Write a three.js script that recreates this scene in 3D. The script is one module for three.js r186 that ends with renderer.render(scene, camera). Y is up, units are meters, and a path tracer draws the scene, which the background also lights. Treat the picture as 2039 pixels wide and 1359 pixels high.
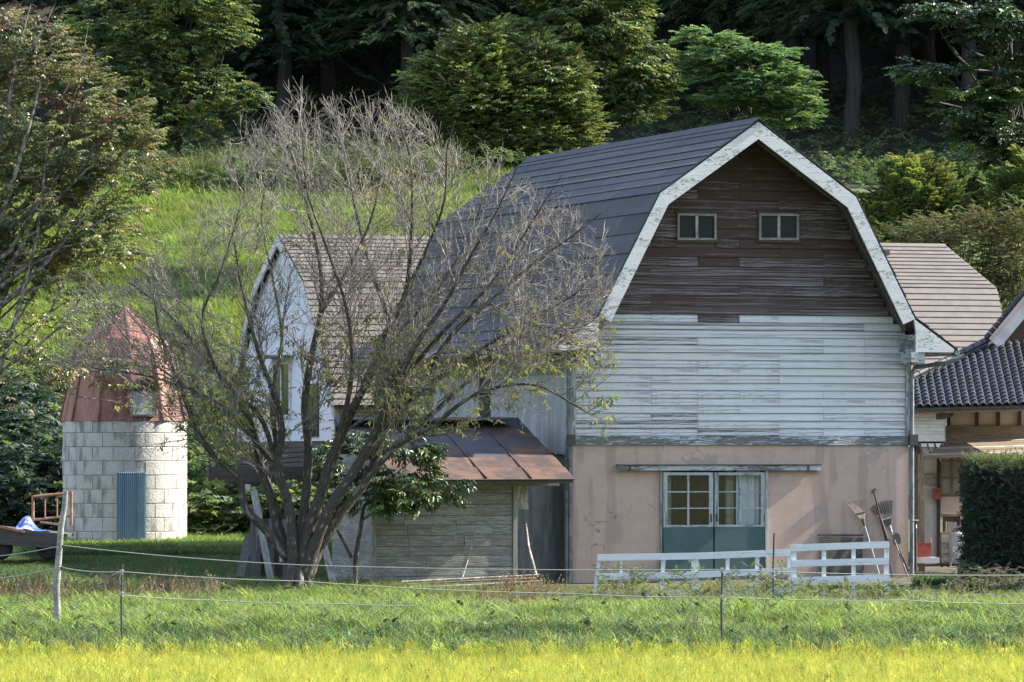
import * as THREE from 'three';
import { mergeGeometries } from 'three/addons/utils/BufferGeometryUtils.js';

// ---------------------------------------------------------------- camera, sky, sun, exposure
const FPX = 10000, EYE = 2.65, CX = 1019.5, HY = 900;          // lens in photograph pixels, eye height in metres
const camera = new THREE.PerspectiveCamera(2 * Math.atan(900 / FPX) * 180 / Math.PI, 2039 / 1800, 1, 2500);
camera.setViewOffset(2039, 1800, 0, 0, 2039, 1359);            // lens shift: the horizon lies below the middle of the frame
camera.position.set(0, EYE, 0);
camera.lookAt(0, EYE, -100);
camera.updateProjectionMatrix();
const scene = new THREE.Scene();
const TO_SUN = new THREE.Vector3(0.780, 0.588, -0.215).normalize();
const sun = new THREE.DirectionalLight(new THREE.Color(1.0, 0.93, 0.80), 5.0);
sun.position.copy(TO_SUN).multiplyScalar(160).add(new THREE.Vector3(0, 4, -110));
sun.target.position.set(0, 4, -110);
sun.castShadow = true;
Object.assign(sun.shadow.camera, { left: -70, right: 70, top: 70, bottom: -70, near: 1, far: 400 });
sun.shadow.mapSize.set(4096, 4096);
scene.add(sun, sun.target);
{
  const W = 256, H = 128, d = new Float32Array(W * H * 4), K = 0.63;
  for (let j = 0; j < H; j++) for (let i = 0; i < W; i++) {
    const el = ((j + 0.5) / H - 0.5) * Math.PI, az = ((i + 0.5) / W - 0.5) * 2 * Math.PI;
    const y = Math.sin(el), v = new THREE.Vector3(Math.cos(az) * Math.cos(el), y, Math.sin(az) * Math.cos(el));
    const c = Math.max(0, v.dot(TO_SUN)), up = Math.max(0, y), m = Math.pow(1 - up, 2.2);
    const glow = 0.40 * Math.pow(c, 5) + 0.25 * Math.pow(c, 30);
    let col = [0.36 + 0.62 * m, 0.52 + 0.56 * m, 0.84 + 0.34 * m];
    if (y < 0) { const k = Math.max(0, 1 + y * 3); col = col.map((q, n) => q * k * 0.6 + [0.16, 0.18, 0.10][n] * (1 - k)); }
    for (let n = 0; n < 3; n++) d[(j * W + i) * 4 + n] = K * (col[n] + (y > 0 ? glow * [1.0, 0.9, 0.72][n] : 0));
    d[(j * W + i) * 4 + 3] = 1;
  }
  const t = new THREE.DataTexture(d, W, H, THREE.RGBAFormat, THREE.FloatType);
  t.mapping = THREE.EquirectangularReflectionMapping; t.magFilter = t.minFilter = THREE.LinearFilter; t.needsUpdate = true;
  scene.background = t; scene.environment = t;
}
const EXPOSURE = 3.2;

// ---------------------------------------------------------------- helpers
let SEED = 12345;
function seed(n) { SEED = n >>> 0; }
function R() { SEED = (SEED + 0x6d2b79f5) | 0; let t = Math.imul(SEED ^ (SEED >>> 15), 1 | SEED); t = (t + Math.imul(t ^ (t >>> 7), 61 | t)) ^ t; return ((t ^ (t >>> 14)) >>> 0) / 4294967296; }
const rr = (a, b) => a + (b - a) * R();
const gauss = () => (R() + R() + R() - 1.5) * 0.9428;
const clamp = (x, a = 0, b = 1) => Math.min(b, Math.max(a, x));
const sm = (a, b, x) => { const t = clamp((x - a) / (b - a)); return t * t * (3 - 2 * t); };
const lerp = (a, b, t) => a + (b - a) * t;
const V = (x, y, z) => new THREE.Vector3(x, y, z);
const P = (px, py, D) => V((px - CX) / FPX * D, EYE + (HY - py) / FPX * D, -D);    // the point at depth D behind a photograph pixel
const UP = V(0, 1, 0);

const taken = new Map();
function numbered(name) { const n = taken.get(name) ?? 0; taken.set(name, n + 1); return n ? name + '_' + String(n).padStart(3, '0') : name; }
function tag(o, label, category, group) { Object.assign(o.userData, { label, category }); if (group) o.userData.group = group; return o; }
function thing(name, label, category, pos = [0, 0, 0], turn = 0, group) {
  const o = new THREE.Group(); o.name = numbered(name); o.position.set(...(pos.isVector3 ? pos.toArray() : pos)); o.rotation.y = turn; scene.add(o);
  return tag(o, label, category, group);
}
function part(parent, name, geo, mat, stuff) {
  if (Array.isArray(geo)) geo = merge(geo);
  const m = new THREE.Mesh(geo, mat); m.name = name; m.castShadow = m.receiveShadow = true; parent.add(m);
  if (stuff) m.userData.kind = 'stuff';
  return m;
}
function solo(name, label, category, geo, mat, group) { const m = part(scene, numbered(name), geo, mat); return tag(m, label, category, group); }
function struct(name, geo, mat) { const m = part(scene, name, geo, mat); m.userData.kind = 'structure'; return m; }
function copyOf(o, label, pos, turn) { const c = o.clone(); c.name = numbered(o.name.replace(/_\d+$/, '')); c.userData = { ...o.userData, label }; if (pos) c.position.copy(pos); if (turn !== undefined) c.rotation.y = turn; scene.add(c); return c; }
function merge(list) { list = list.flat(); return list.length === 1 ? list[0] : mergeGeometries(list.map((g) => { if (g.index) g = g.toNonIndexed(); for (const k of Object.keys(g.attributes)) if (!['position', 'normal', 'uv'].includes(k)) g.deleteAttribute(k); return g; })); }
// texture coordinates in metres from the side a face points to, in the geometry's own axes
function uvm(g, ou = 0, ov = 0, swap = false) {
  if (g.index) g = g.toNonIndexed();
  const p = g.attributes.position, n = g.attributes.normal, uv = new Float32Array(p.count * 2);
  for (let i = 0; i < p.count; i++) {
    const ax = Math.abs(n.getX(i)), ay = Math.abs(n.getY(i)), az = Math.abs(n.getZ(i));
    let u, v;
    if (ay > ax && ay > az) { u = p.getX(i); v = p.getZ(i); } else if (ax > az) { u = p.getZ(i); v = p.getY(i); } else { u = p.getX(i); v = p.getY(i); }
    uv[i * 2] = (swap ? v : u) + ou; uv[i * 2 + 1] = (swap ? u : v) + ov;
  }
  g.setAttribute('uv', new THREE.BufferAttribute(uv, 2));
  return g;
}
function box(w, h, d, x = 0, y = 0, z = 0, rx = 0, ry = 0, rz = 0, swap = false) {
  const g = uvm(new THREE.BoxGeometry(w, h, d), R() * 7, R() * 7, swap);
  g.applyMatrix4(new THREE.Matrix4().compose(V(x, y, z), new THREE.Quaternion().setFromEuler(new THREE.Euler(rx, ry, rz)), V(1, 1, 1)));
  return g;
}
function span(x0, x1, y0, y1, z0, z1, swap) { return box(x1 - x0, y1 - y0, z1 - z0, (x0 + x1) / 2, (y0 + y1) / 2, (z0 + z1) / 2, 0, 0, 0, swap); }
// a bar of rectangular section between two points; `side` fixes which way its width lies
function bar(a, b, w, t, side = V(1, 0, 0), swap = false) {
  const d = b.clone().sub(a), L = d.length(); d.normalize();
  const z = d.clone().cross(side).normalize(), x = z.clone().cross(d).negate().normalize();
  const g = uvm(new THREE.BoxGeometry(L, w, t), R() * 7, R() * 7, swap);
  const yv = x, m = new THREE.Matrix4().makeBasis(d, yv, d.clone().cross(yv)); m.setPosition(a.clone().add(b).multiplyScalar(0.5));
  return g.applyMatrix4(m);
}
function rod(pts, r, sides = 6, r2) {                                // a tube through points, tapering to r2; texture in metres along it
  const n = pts.length, pos = [], nor = [], uv = [], idx = []; let N = null, len = 0;
  for (let i = 0; i < n; i++) {
    const t = pts[Math.min(n - 1, i + 1)].clone().sub(pts[Math.max(0, i - 1)]).normalize();
    if (i) len += pts[i].distanceTo(pts[i - 1]);
    N = N ? N.sub(t.clone().multiplyScalar(N.dot(t))) : (Math.abs(t.y) < 0.9 ? UP.clone() : V(1, 0, 0)).cross(t);
    N.normalize(); const B = t.clone().cross(N), rad = Array.isArray(r) ? r[i] : lerp(r, r2 ?? r, i / (n - 1));
    for (let k = 0; k <= sides; k++) {
      const a = k / sides * Math.PI * 2, d = N.clone().multiplyScalar(Math.cos(a)).addScaledVector(B, Math.sin(a));
      pos.push(pts[i].x + d.x * rad, pts[i].y + d.y * rad, pts[i].z + d.z * rad); nor.push(d.x, d.y, d.z); uv.push(k / sides * Math.max(0.1, 6.28 * (Array.isArray(r) ? r[0] : r)), len);
      if (i && k) { const q = i * (sides + 1) + k, o = q - sides - 1; idx.push(o - 1, q, q - 1, o - 1, o, q); }
    }
  }
  for (const [row, dir] of [[0, -1], [n - 1, 1]]) {                  // end caps
    const c = pos.length / 3, t = pts[row].clone().sub(pts[row ? row - 1 : 1]).normalize();
    pos.push(pts[row].x, pts[row].y, pts[row].z); nor.push(t.x, t.y, t.z); uv.push(0, 0);
    for (let k = 0; k <= sides; k++) { const q = (row * (sides + 1) + k) * 3; pos.push(pos[q], pos[q + 1], pos[q + 2]); nor.push(t.x, t.y, t.z); uv.push(k * 0.02, 0.02); }
    for (let k = 1; k <= sides; k++) dir > 0 ? idx.push(c, c + k, c + k + 1) : idx.push(c, c + k + 1, c + k);
  }
  const g = new THREE.BufferGeometry();
  g.setAttribute('position', new THREE.Float32BufferAttribute(pos, 3)); g.setAttribute('normal', new THREE.Float32BufferAttribute(nor, 3)); g.setAttribute('uv', new THREE.Float32BufferAttribute(uv, 2)); g.setIndex(idx);
  return g.toNonIndexed();
}
function poly(shapePts, depth, z = 0) {                              // a flat outline in x,y given a thickness
  const s = new THREE.Shape(shapePts.map(([x, y]) => new THREE.Vector2(x, y)));
  const g = new THREE.ExtrudeGeometry(s, { depth, bevelEnabled: false }); g.translate(0, 0, z); return uvm(g);
}
function tris(pos, nor) {                                            // loose triangles: [x,y,z]*3 each
  const g = new THREE.BufferGeometry(); g.setAttribute('position', new THREE.Float32BufferAttribute(pos, 3));
  if (nor) g.setAttribute('normal', new THREE.Float32BufferAttribute(nor, 3)); else g.computeVertexNormals();
  g.setAttribute('uv', new THREE.Float32BufferAttribute(new Float32Array(pos.length / 3 * 2), 2)); return g;
}
// items: {p, q, s (number or Vector3), c (Color)}
function scatter(parent, name, geo, mat, items) {
  const m = new THREE.InstancedMesh(geo, mat, items.length), M = new THREE.Matrix4(), S = V(1, 1, 1);
  items.forEach((it, i) => { if (it.s.isVector3) S.copy(it.s); else S.setScalar(it.s); M.compose(it.p, it.q, S); m.setMatrixAt(i, M); if (it.c) m.setColorAt(i, it.c); });
  m.name = name; m.castShadow = m.receiveShadow = true; m.userData.kind = 'stuff'; parent.add(m); return m;
}
const Q = (yaw, pitch = 0, roll = 0) => new THREE.Quaternion().setFromEuler(new THREE.Euler(pitch, yaw, roll, 'YXZ'));
const C = (r, g, b) => new THREE.Color(r, g, b);
function vary(c, amt = 0.25) { const k = 1 + (R() - 0.5) * 2 * amt, w = 1 + (R() - 0.5) * amt; return C(c[0] * k * w, c[1] * k, c[2] * k / w); }

// ---------------------------------------------------------------- procedural textures
function hash(ix, iy, s) { let h = Math.imul(ix, 374761393) ^ Math.imul(iy, 668265263) ^ Math.imul(s, 1274126177); h = Math.imul(h ^ (h >>> 13), 1274126177); return ((h ^ (h >>> 16)) >>> 0) / 4294967296; }
function vnoise(x, y, px, py, s) {                                   // periodic value noise
  const ix = Math.floor(x), iy = Math.floor(y), fx = x - ix, fy = y - iy, u = fx * fx * (3 - 2 * fx), v = fy * fy * (3 - 2 * fy);
  const w = (a, p) => ((a % p) + p) % p, a = w(ix, px), b = w(ix + 1, px), c = w(iy, py), d = w(iy + 1, py);
  return lerp(lerp(hash(a, c, s), hash(b, c, s), u), lerp(hash(a, d, s), hash(b, d, s), u), v);
}
function fbm(u, v, fx, fy, s, oct = 4) { let a = 0, k = 0.5, n = 0; for (let i = 0; i < oct; i++) { a += k * vnoise(u * fx, v * fy, fx, fy, s + i * 17); n += k; k *= 0.55; fx *= 2; fy *= 2; } return a / n; }
function tex(w, h, f, metresU, metresV, srgb = true) {
  const d = new Uint8Array(w * h * 4);
  const enc = (x) => srgb ? (x <= 0.0031308 ? x * 12.92 : 1.055 * Math.pow(x, 1 / 2.4) - 0.055) : x;
  for (let j = 0; j < h; j++) for (let i = 0; i < w; i++) { const c = f((i + 0.5) / w, (j + 0.5) / h); for (let n = 0; n < 3; n++) d[(j * w + i) * 4 + n] = 255 * clamp(enc(c[n])); d[(j * w + i) * 4 + 3] = 255; }
  const t = new THREE.DataTexture(d, w, h); t.wrapS = t.wrapT = THREE.RepeatWrapping; t.magFilter = THREE.LinearFilter; t.minFilter = THREE.LinearMipmapLinearFilter; t.generateMipmaps = true;
  if (srgb) t.colorSpace = THREE.SRGBColorSpace; t.repeat.set(1 / metresU, 1 / metresV); t.needsUpdate = true; return t;
}
const mix3 = (a, b, t) => [lerp(a[0], b[0], t), lerp(a[1], b[1], t), lerp(a[2], b[2], t)];
const mul3 = (a, k) => [a[0] * k, a[1] * k, a[2] * k];
// painted board, grain along u: paint flakes off where a stretched noise is low, bare grey wood shows
function boardTex(paint, wood, wear, s, mu = 3, mv = 0.75) {
  const bump = new Float32Array(512 * 256);
  const t = tex(512, 256, (u, v) => {
    const grain = fbm(u, v, 9, 90, s, 3), fine = fbm(u, v, 24, 128, s + 5, 2), big = fbm(u, v, 3, 5, s + 9, 3), flake = fbm(u, v, 26, 34, s + 21, 4);
    const n = flake * 0.55 + big * 0.45 + (grain - 0.5) * 0.25, p = sm(wear - 0.045, wear + 0.045, n);
    const w = mul3(wood, 0.55 + 0.9 * grain * (0.6 + 0.8 * fine)), c = mul3(paint, 0.86 + 0.2 * fbm(u, v, 5, 9, s + 33, 4) + 0.08 * (fine - 0.5));
    return mix3(w, c, p);
  }, mu, mv);
  return t;
}
function speckTex(base, alt, fx, fy, s, lo, hi, mu, mv, oct = 5, size = 256) { return tex(size, size, (u, v) => mix3(base, alt, sm(lo, hi, fbm(u, v, fx, fy, s, oct))), mu, mv); }
const std = (o) => new THREE.MeshStandardMaterial({ roughness: 0.85, metalness: 0, ...o });
function bumpTex(fx, fy, s, mu, mv, oct = 4, size = 256) { return tex(size, size, (u, v) => { const n = fbm(u, v, fx, fy, s, oct); return [n, n, n]; }, mu, mv, false); }

const M = {};
const grainBump = bumpTex(4, 80, 301, 2, 0.5, 3), roughBump = bumpTex(24, 24, 302, 1, 1, 5);
const wood = (paint, w, wear, s, rough = 0.85) => std({ map: boardTex(paint, w, wear, s), bumpMap: grainBump, bumpScale: 0.006, roughness: rough });
M.white = [[0.30, 1], [0.36, 2], [0.425, 3], [0.50, 4]].map(([w, s]) => wood([0.71, 0.74, 0.74], [0.11, 0.115, 0.12], w, s * 31));
M.brown = [[0.56, 1], [0.62, 2], [0.68, 3], [0.50, 4]].map(([w, s]) => wood([0.25, 0.228, 0.235], [0.066, 0.043, 0.034], w, s * 37 + 400));
M.fascia = std({ map: boardTex([0.61, 0.62, 0.60], [0.24, 0.25, 0.24], 0.36, 77, 1.1, 0.6), bumpMap: grainBump, bumpScale: 0.004, roughness: 0.85 });
M.trim = wood([0.42, 0.47, 0.48], [0.14, 0.15, 0.155], 0.50, 78);
M.grey = [1, 2, 3].map((s) => wood([0.30, 0.31, 0.28], [0.20, 0.195, 0.175], 0.5 + s * 0.02, 500 + s * 41));
M.dark = wood([0.09, 0.085, 0.075], [0.07, 0.06, 0.05], 0.5, 641);
M.railw = wood([0.66, 0.70, 0.72], [0.25, 0.27, 0.28], 0.33, 655);
M.tan = wood([0.25, 0.18, 0.115], [0.17, 0.12, 0.08], 0.5, 671);
M.plaster = std({ map: tex(1024, 512, (u, v) => {
  const a = fbm(u, v, 3, 3, 900, 5), b = fbm(u, v, 40, 40, 901, 4), st = fbm(u, v, 26, 2, 902, 3);
  let c = mix3([0.43, 0.315, 0.25], [0.51, 0.39, 0.32], a); c = mul3(c, 0.92 + 0.16 * b); const ck = Math.abs(fbm(u, v, 5, 4, 905, 5) - 0.5), cm = sm(0.56, 0.68, fbm(u, v, 4, 4, 906, 3)); c = mix3(c, [0.15, 0.11, 0.09], 0.8 * cm * (1 - sm(0.002, 0.006, ck)));
  c = mix3(c, [0.27, 0.24, 0.21], 0.5 * sm(0.60, 0.66, fbm(u, v, 9, 7, 907, 5)) * sm(0.45, 0.62, a)); return mix3(c, [0.22, 0.19, 0.17], 0.42 * sm(0.58, 0.80, st));
}, 5, 3.2), roughness: 0.95 });
M.shingle = [0, 1, 2].map((k) => std({ map: tex(512, 256, (u, v) => { const a = fbm(u, v, 3, 6, 50 + k * 9, 4), b = fbm(u, v, 60, 30, 53 + k * 9, 3); return mul3(mix3(mix3([0.020, 0.020, 0.027], [0.048, 0.046, 0.054], a), [0.075, 0.05, 0.042], 0.5 * sm(0.6, 0.8, fbm(u, v, 8, 5, 57 + k * 9, 4))), 0.7 + 0.6 * b); }, 4, 2), bumpMap: roughBump, bumpScale: 0.004, roughness: [0.68, 0.74, 0.8][k] }));
M.brownRoof = [0, 1, 2].map((k) => std({ map: tex(256, 256, (u, v) => { const a = fbm(u, v, 4, 8, 150 + k * 9, 4), b = fbm(u, v, 60, 10, 155 + k, 3); return mul3(mix3([0.095, 0.078, 0.068], [0.145, 0.122, 0.108], a), 0.85 + 0.3 * b); }, 4, 2), roughness: 0.7 }));
M.gable = std({ map: tex(512, 512, (u, v) => { const a = fbm(u, v, 30, 2, 161, 4), b = fbm(u, v, 5, 5, 162, 4); return mul3(mix3([0.52, 0.57, 0.62], [0.66, 0.70, 0.74], a * 0.5 + b * 0.5), 1); }, 4, 4), roughness: 0.85 });
M.rust = std({ map: speckTex([0.042, 0.026, 0.024], [0.11, 0.055, 0.036], 6, 6, 171, 0.35, 0.75, 2.2, 2.2), roughness: 0.8, bumpMap: roughBump, bumpScale: 0.004 });
M.rustDark = std({ map: speckTex([0.032, 0.033, 0.042], [0.07, 0.045, 0.038], 5, 5, 173, 0.4, 0.75, 2.2, 2.2), roughness: 0.7 });
M.corr = std({ map: speckTex([0.30, 0.33, 0.34], [0.42, 0.45, 0.46], 20, 2, 181, 0.3, 0.7, 2, 3), roughness: 0.6 });
M.corrMoss = std({ map: speckTex([0.16, 0.20, 0.07], [0.30, 0.34, 0.20], 20, 3, 183, 0.3, 0.7, 2, 3), roughness: 0.8 });
M.blueSheet = std({ map: speckTex([0.19, 0.28, 0.36], [0.26, 0.36, 0.43], 18, 2, 185, 0.3, 0.75, 1.5, 2), roughness: 0.6 });
M.block = [0, 1, 2, 3].map((k) => std({ map: tex(256, 256, (u, v) => {
  const a = fbm(u, v, 5, 5, 191 + k * 7, 5), b = fbm(u, v, 50, 50, 192 + k * 7, 3), st = fbm(u, v, 8, 2, 193 + k * 7, 4);
  let c = mix3([0.40, 0.38, 0.35], [0.58, 0.555, 0.515], a); c = mul3(c, 0.85 + 0.3 * b); return mix3(c, [0.15, 0.145, 0.13], 0.8 * sm(0.53 - 0.035 * k, 0.74, st * 0.7 + 0.3 * fbm(u, v, 5, 4, 194 + k * 7, 4)));
}, 1.4, 1.4), bumpMap: roughBump, bumpScale: 0.008, roughness: 0.95 }));
M.mortar = std({ color: C(0.27, 0.26, 0.24), roughness: 1 });
M.redRoof = [0, 1, 2].map((k) => std({ map: tex(256, 256, (u, v) => {
  const a = fbm(u, v, 10, 2, 201 + k * 5, 4), b = fbm(u, v, 30, 30, 202 + k * 5, 3); return mul3(mix3([0.14, 0.048, 0.032], [0.34, 0.145, 0.095], sm(0.35, 0.75, a)), 0.8 + 0.35 * b);
}, 1.6, 2.2), roughness: 0.6 }));
M.tile = [0, 1, 2].map((k) => std({ map: speckTex([0.014, 0.0145, 0.020], [0.036, 0.037, 0.050], 6, 6, 211 + k, 0.3, 0.75, 1.1, 1.1), roughness: 0.55 }));
M.cream = std({ map: speckTex([0.50, 0.40, 0.32], [0.60, 0.49, 0.40], 6, 6, 221, 0.3, 0.7, 2.5, 2.5), roughness: 0.95 });
M.palewall = std({ map: speckTex([0.52, 0.49, 0.47], [0.64, 0.61, 0.58], 10, 3, 223, 0.3, 0.7, 2, 2), roughness: 0.95 });
M.post = std({ map: boardTex([0.08, 0.055, 0.045], [0.055, 0.04, 0.035], 0.5, 225), roughness: 0.9 });
M.greendoor = std({ map: tex(256, 256, (u, v) => { const a = fbm(u, v, 4, 4, 231, 5), b = fbm(u, v, 20, 40, 232, 3); return mul3(mix3([0.036, 0.085, 0.085], [0.060, 0.115, 0.112], a), 0.85 + 0.3 * b); }, 1.5, 1.5), roughness: 0.6 });
M.doorframe = wood([0.38, 0.43, 0.42], [0.20, 0.22, 0.215], 0.42, 235);
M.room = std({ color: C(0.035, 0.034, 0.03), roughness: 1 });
M.curtain = std({ map: speckTex([0.60, 0.66, 0.72], [0.70, 0.74, 0.78], 8, 3, 237, 0.3, 0.7, 1, 2), roughness: 1 });
M.glass = new THREE.MeshPhysicalMaterial({ color: C(0.9, 0.94, 0.93), transmission: 1, thickness: 0, roughness: 0.03, ior: 1.52 });
M.darkglass = std({ color: C(0.012, 0.022, 0.025), roughness: 0.16 });
M.metal = std({ color: C(0.22, 0.23, 0.23), metalness: 0.6, roughness: 0.5 });
M.darkmetal = std({ color: C(0.06, 0.06, 0.06), metalness: 0.3, roughness: 0.6 });
M.pipe = std({ map: speckTex([0.10, 0.12, 0.125], [0.20, 0.22, 0.23], 6, 8, 239, 0.3, 0.7, 0.4, 1), roughness: 0.6 });
M.rope = std({ color: C(0.30, 0.30, 0.265), roughness: 0.9 });
M.bark = std({ map: tex(256, 512, (u, v) => { const a = fbm(u, v, 12, 14, 241, 5), l = fbm(u, v, 6, 8, 243, 4); return mix3(mul3([0.060, 0.050, 0.042], 0.5 + 1.0 * a), [0.22, 0.21, 0.18], 0.7 * sm(0.58, 0.70, l)); }, 0.35, 0.9), bumpMap: bumpTex(14, 20, 247, 0.35, 0.9), bumpScale: 0.02, roughness: 0.95 });
M.twig = std({ map: speckTex([0.075, 0.064, 0.055], [0.30, 0.27, 0.235], 3, 9, 249, 0.35, 0.7, 0.3, 1), roughness: 0.8 });
M.barkDark = std({ map: speckTex([0.020, 0.018, 0.016], [0.046, 0.040, 0.034], 10, 3, 251, 0.3, 0.7, 0.8, 2), roughness: 0.95 });
M.weather = std({ map: boardTex([0.42, 0.39, 0.34], [0.22, 0.20, 0.175], 0.46, 255), roughness: 0.9, bumpMap: grainBump, bumpScale: 0.006 });
const leafMat = (rough = 0.95, tr = 0.4) => new THREE.MeshPhysicalMaterial({ color: C(1, 1, 1), side: THREE.DoubleSide, roughness: rough, transmission: tr, thickness: 0, specularIntensity: 0.5 });
M.leaf = leafMat(0.95, 0.52);
M.shinyLeaf = std({ color: C(1, 1, 1), side: THREE.DoubleSide, roughness: 0.42 });
M.needle = std({ color: C(1, 1, 1), side: THREE.DoubleSide, roughness: 0.8 });
M.grass = leafMat(0.95, 0.35);
// ---------------------------------------------------------------- terrain
const PROFILE = [[-420, 120], [-260, 70], [-110, 9], [-60, 1.2], [-20, 0.9], [10, 0.9], [17, -1.13], [77.0, -1.13], [78.2, -0.62], [81.5, -0.38], [85, -0.27], [91, -0.19], [94.5, -0.09], [97, 0.0], [100, 0.03], [113, 0.52], [118, 0.85], [125, 1.25], [133, 2.4], [140, 4.0], [150, 7.0], [151.5, 7.05], [153.2, 8.1], [158, 9.4], [168, 11.5], [176, 12.2], [200, 17.5], [230, 29], [300, 62], [420, 105], [900, 130]];
function hgt(x, D) {
  let i = 1; while (i < PROFILE.length - 1 && D > PROFILE[i][0]) i++;
  const [d0, a] = PROFILE[i - 1], [d1, b] = PROFILE[i], h = lerp(a, b, clamp((D - d0) / (d1 - d0)));
  const w = sm(78.5, 82, D) * (1 - sm(94, 97, D)), far = sm(122, 140, D);
  return h + w * 0.14 * (fbm(x / 40 + 9, D / 40, 30, 30, 7, 3) - 0.5) * 2 + far * 1.0 * (fbm(x / 90 + 9, D / 90, 12, 12, 8, 3) - 0.5);
}
const onGround = (x, D) => V(x, hgt(x, D), -D);
const pxGround = (px, D) => onGround((px - CX) / FPX * D, D);
{
  const xs = [], ds = [];
  for (let x = -420; x < -24; x += 22) xs.push(x); for (let x = -24; x <= 24; x += 0.8) xs.push(x); for (let x = 26; x <= 430; x += 22) xs.push(x);
  for (let d = -420; d < 0; d += 30) ds.push(d); for (let d = 0; d < 76; d += 2) ds.push(d); for (let d = 76; d < 128; d += 0.5) ds.push(d); for (let d = 128; d < 210; d += 1) ds.push(d); for (let d = 210; d <= 900; d += 20) ds.push(d);
  const pos = [], col = [], uv = [], idx = [], nx = xs.length;
  for (const D of ds) for (const x of xs) {
    pos.push(x, hgt(x, D), -D); uv.push(x, D);
    const n = fbm(x / 24 + 9, D / 24, 40, 40, 71, 4);
    let c = mix3([0.050, 0.060, 0.022], [0.10, 0.095, 0.04], n);                         // grass sward and thatch
    if (D < 77.6) c = [0.10, 0.10, 0.04];
    if (D < -40) c = mix3(c, [0.018, 0.028, 0.012], sm(-40, -75, D));
    const hillG = sm(124, 134, D) * (1 - sm(166, 172, D)); c = mix3(c, [0.12, 0.17, 0.03], hillG * 0.85);
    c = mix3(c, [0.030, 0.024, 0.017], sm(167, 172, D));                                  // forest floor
    const yard = sm(98.4, 99.4, D) * (1 - sm(108, 111, D)) * sm(-4.6, -3.6, x); c = mix3(c, [0.10, 0.085, 0.065], yard);
    const soil = Math.exp(-(Math.pow((x + 7.9) / 0.55, 2) + Math.pow((D - 84.6) / 1.3, 2))); c = mix3(c, [0.13, 0.07, 0.04], soil);
    col.push(...c);
  }
  for (let j = 1; j < ds.length; j++) for (let i = 1; i < nx; i++) { const q = j * nx + i, o = q - nx; idx.push(o - 1, o, q - 1, o, q, q - 1); }
  const g = new THREE.BufferGeometry(); g.setAttribute('position', new THREE.Float32BufferAttribute(pos, 3)); g.setAttribute('color', new THREE.Float32BufferAttribute(col, 3)); g.setAttribute('uv', new THREE.Float32BufferAttribute(uv, 2)); g.setIndex(idx); g.computeVertexNormals();
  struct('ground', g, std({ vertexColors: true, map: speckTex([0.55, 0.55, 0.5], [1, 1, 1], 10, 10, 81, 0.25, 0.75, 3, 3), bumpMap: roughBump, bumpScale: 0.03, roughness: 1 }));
}

// ---------------------------------------------------------------- the barn
const TH = Math.atan(0.332), CT = Math.cos(TH), ST = Math.sin(TH);
const B0 = V(1.205, 0, -100);
const barn = thing('barn', 'large gambrel roofed barn with peeling white and brown boards above a pink plaster wall', 'barn', B0, TH);
// photograph pixel on the barn's facade, t metres behind it -> local x, y
function fac(px, py, t = 0) { const k = (px - CX) / FPX, w = (k * (100 + CT * t) - B0.x + ST * t) / (CT - ST * k), D = 100 + ST * w + CT * t; return [w, EYE + (HY - py) / FPX * D]; }
const BW = 7.24, MID = 3.62, LEN = 13.6, OH = 0.9;
const PROF = [[0, 9.27], [2.09, 7.81], [3.38, 5.36], [4.28, 4.74]];
const roofY = (x) => { const a = Math.abs(x - MID); for (let i = 1; i < 4; i++) if (a <= PROF[i][0]) return lerp(PROF[i - 1][1], PROF[i][1], (a - PROF[i - 1][0]) / (PROF[i][0] - PROF[i - 1][0])); return 4.7; };
const halfAt = (y) => { for (let i = 1; i < 4; i++) if (y >= PROF[i][1]) return lerp(PROF[i][0], PROF[i - 1][0], (y - PROF[i][1]) / (PROF[i - 1][1] - PROF[i][1])); return 9; };
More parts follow.
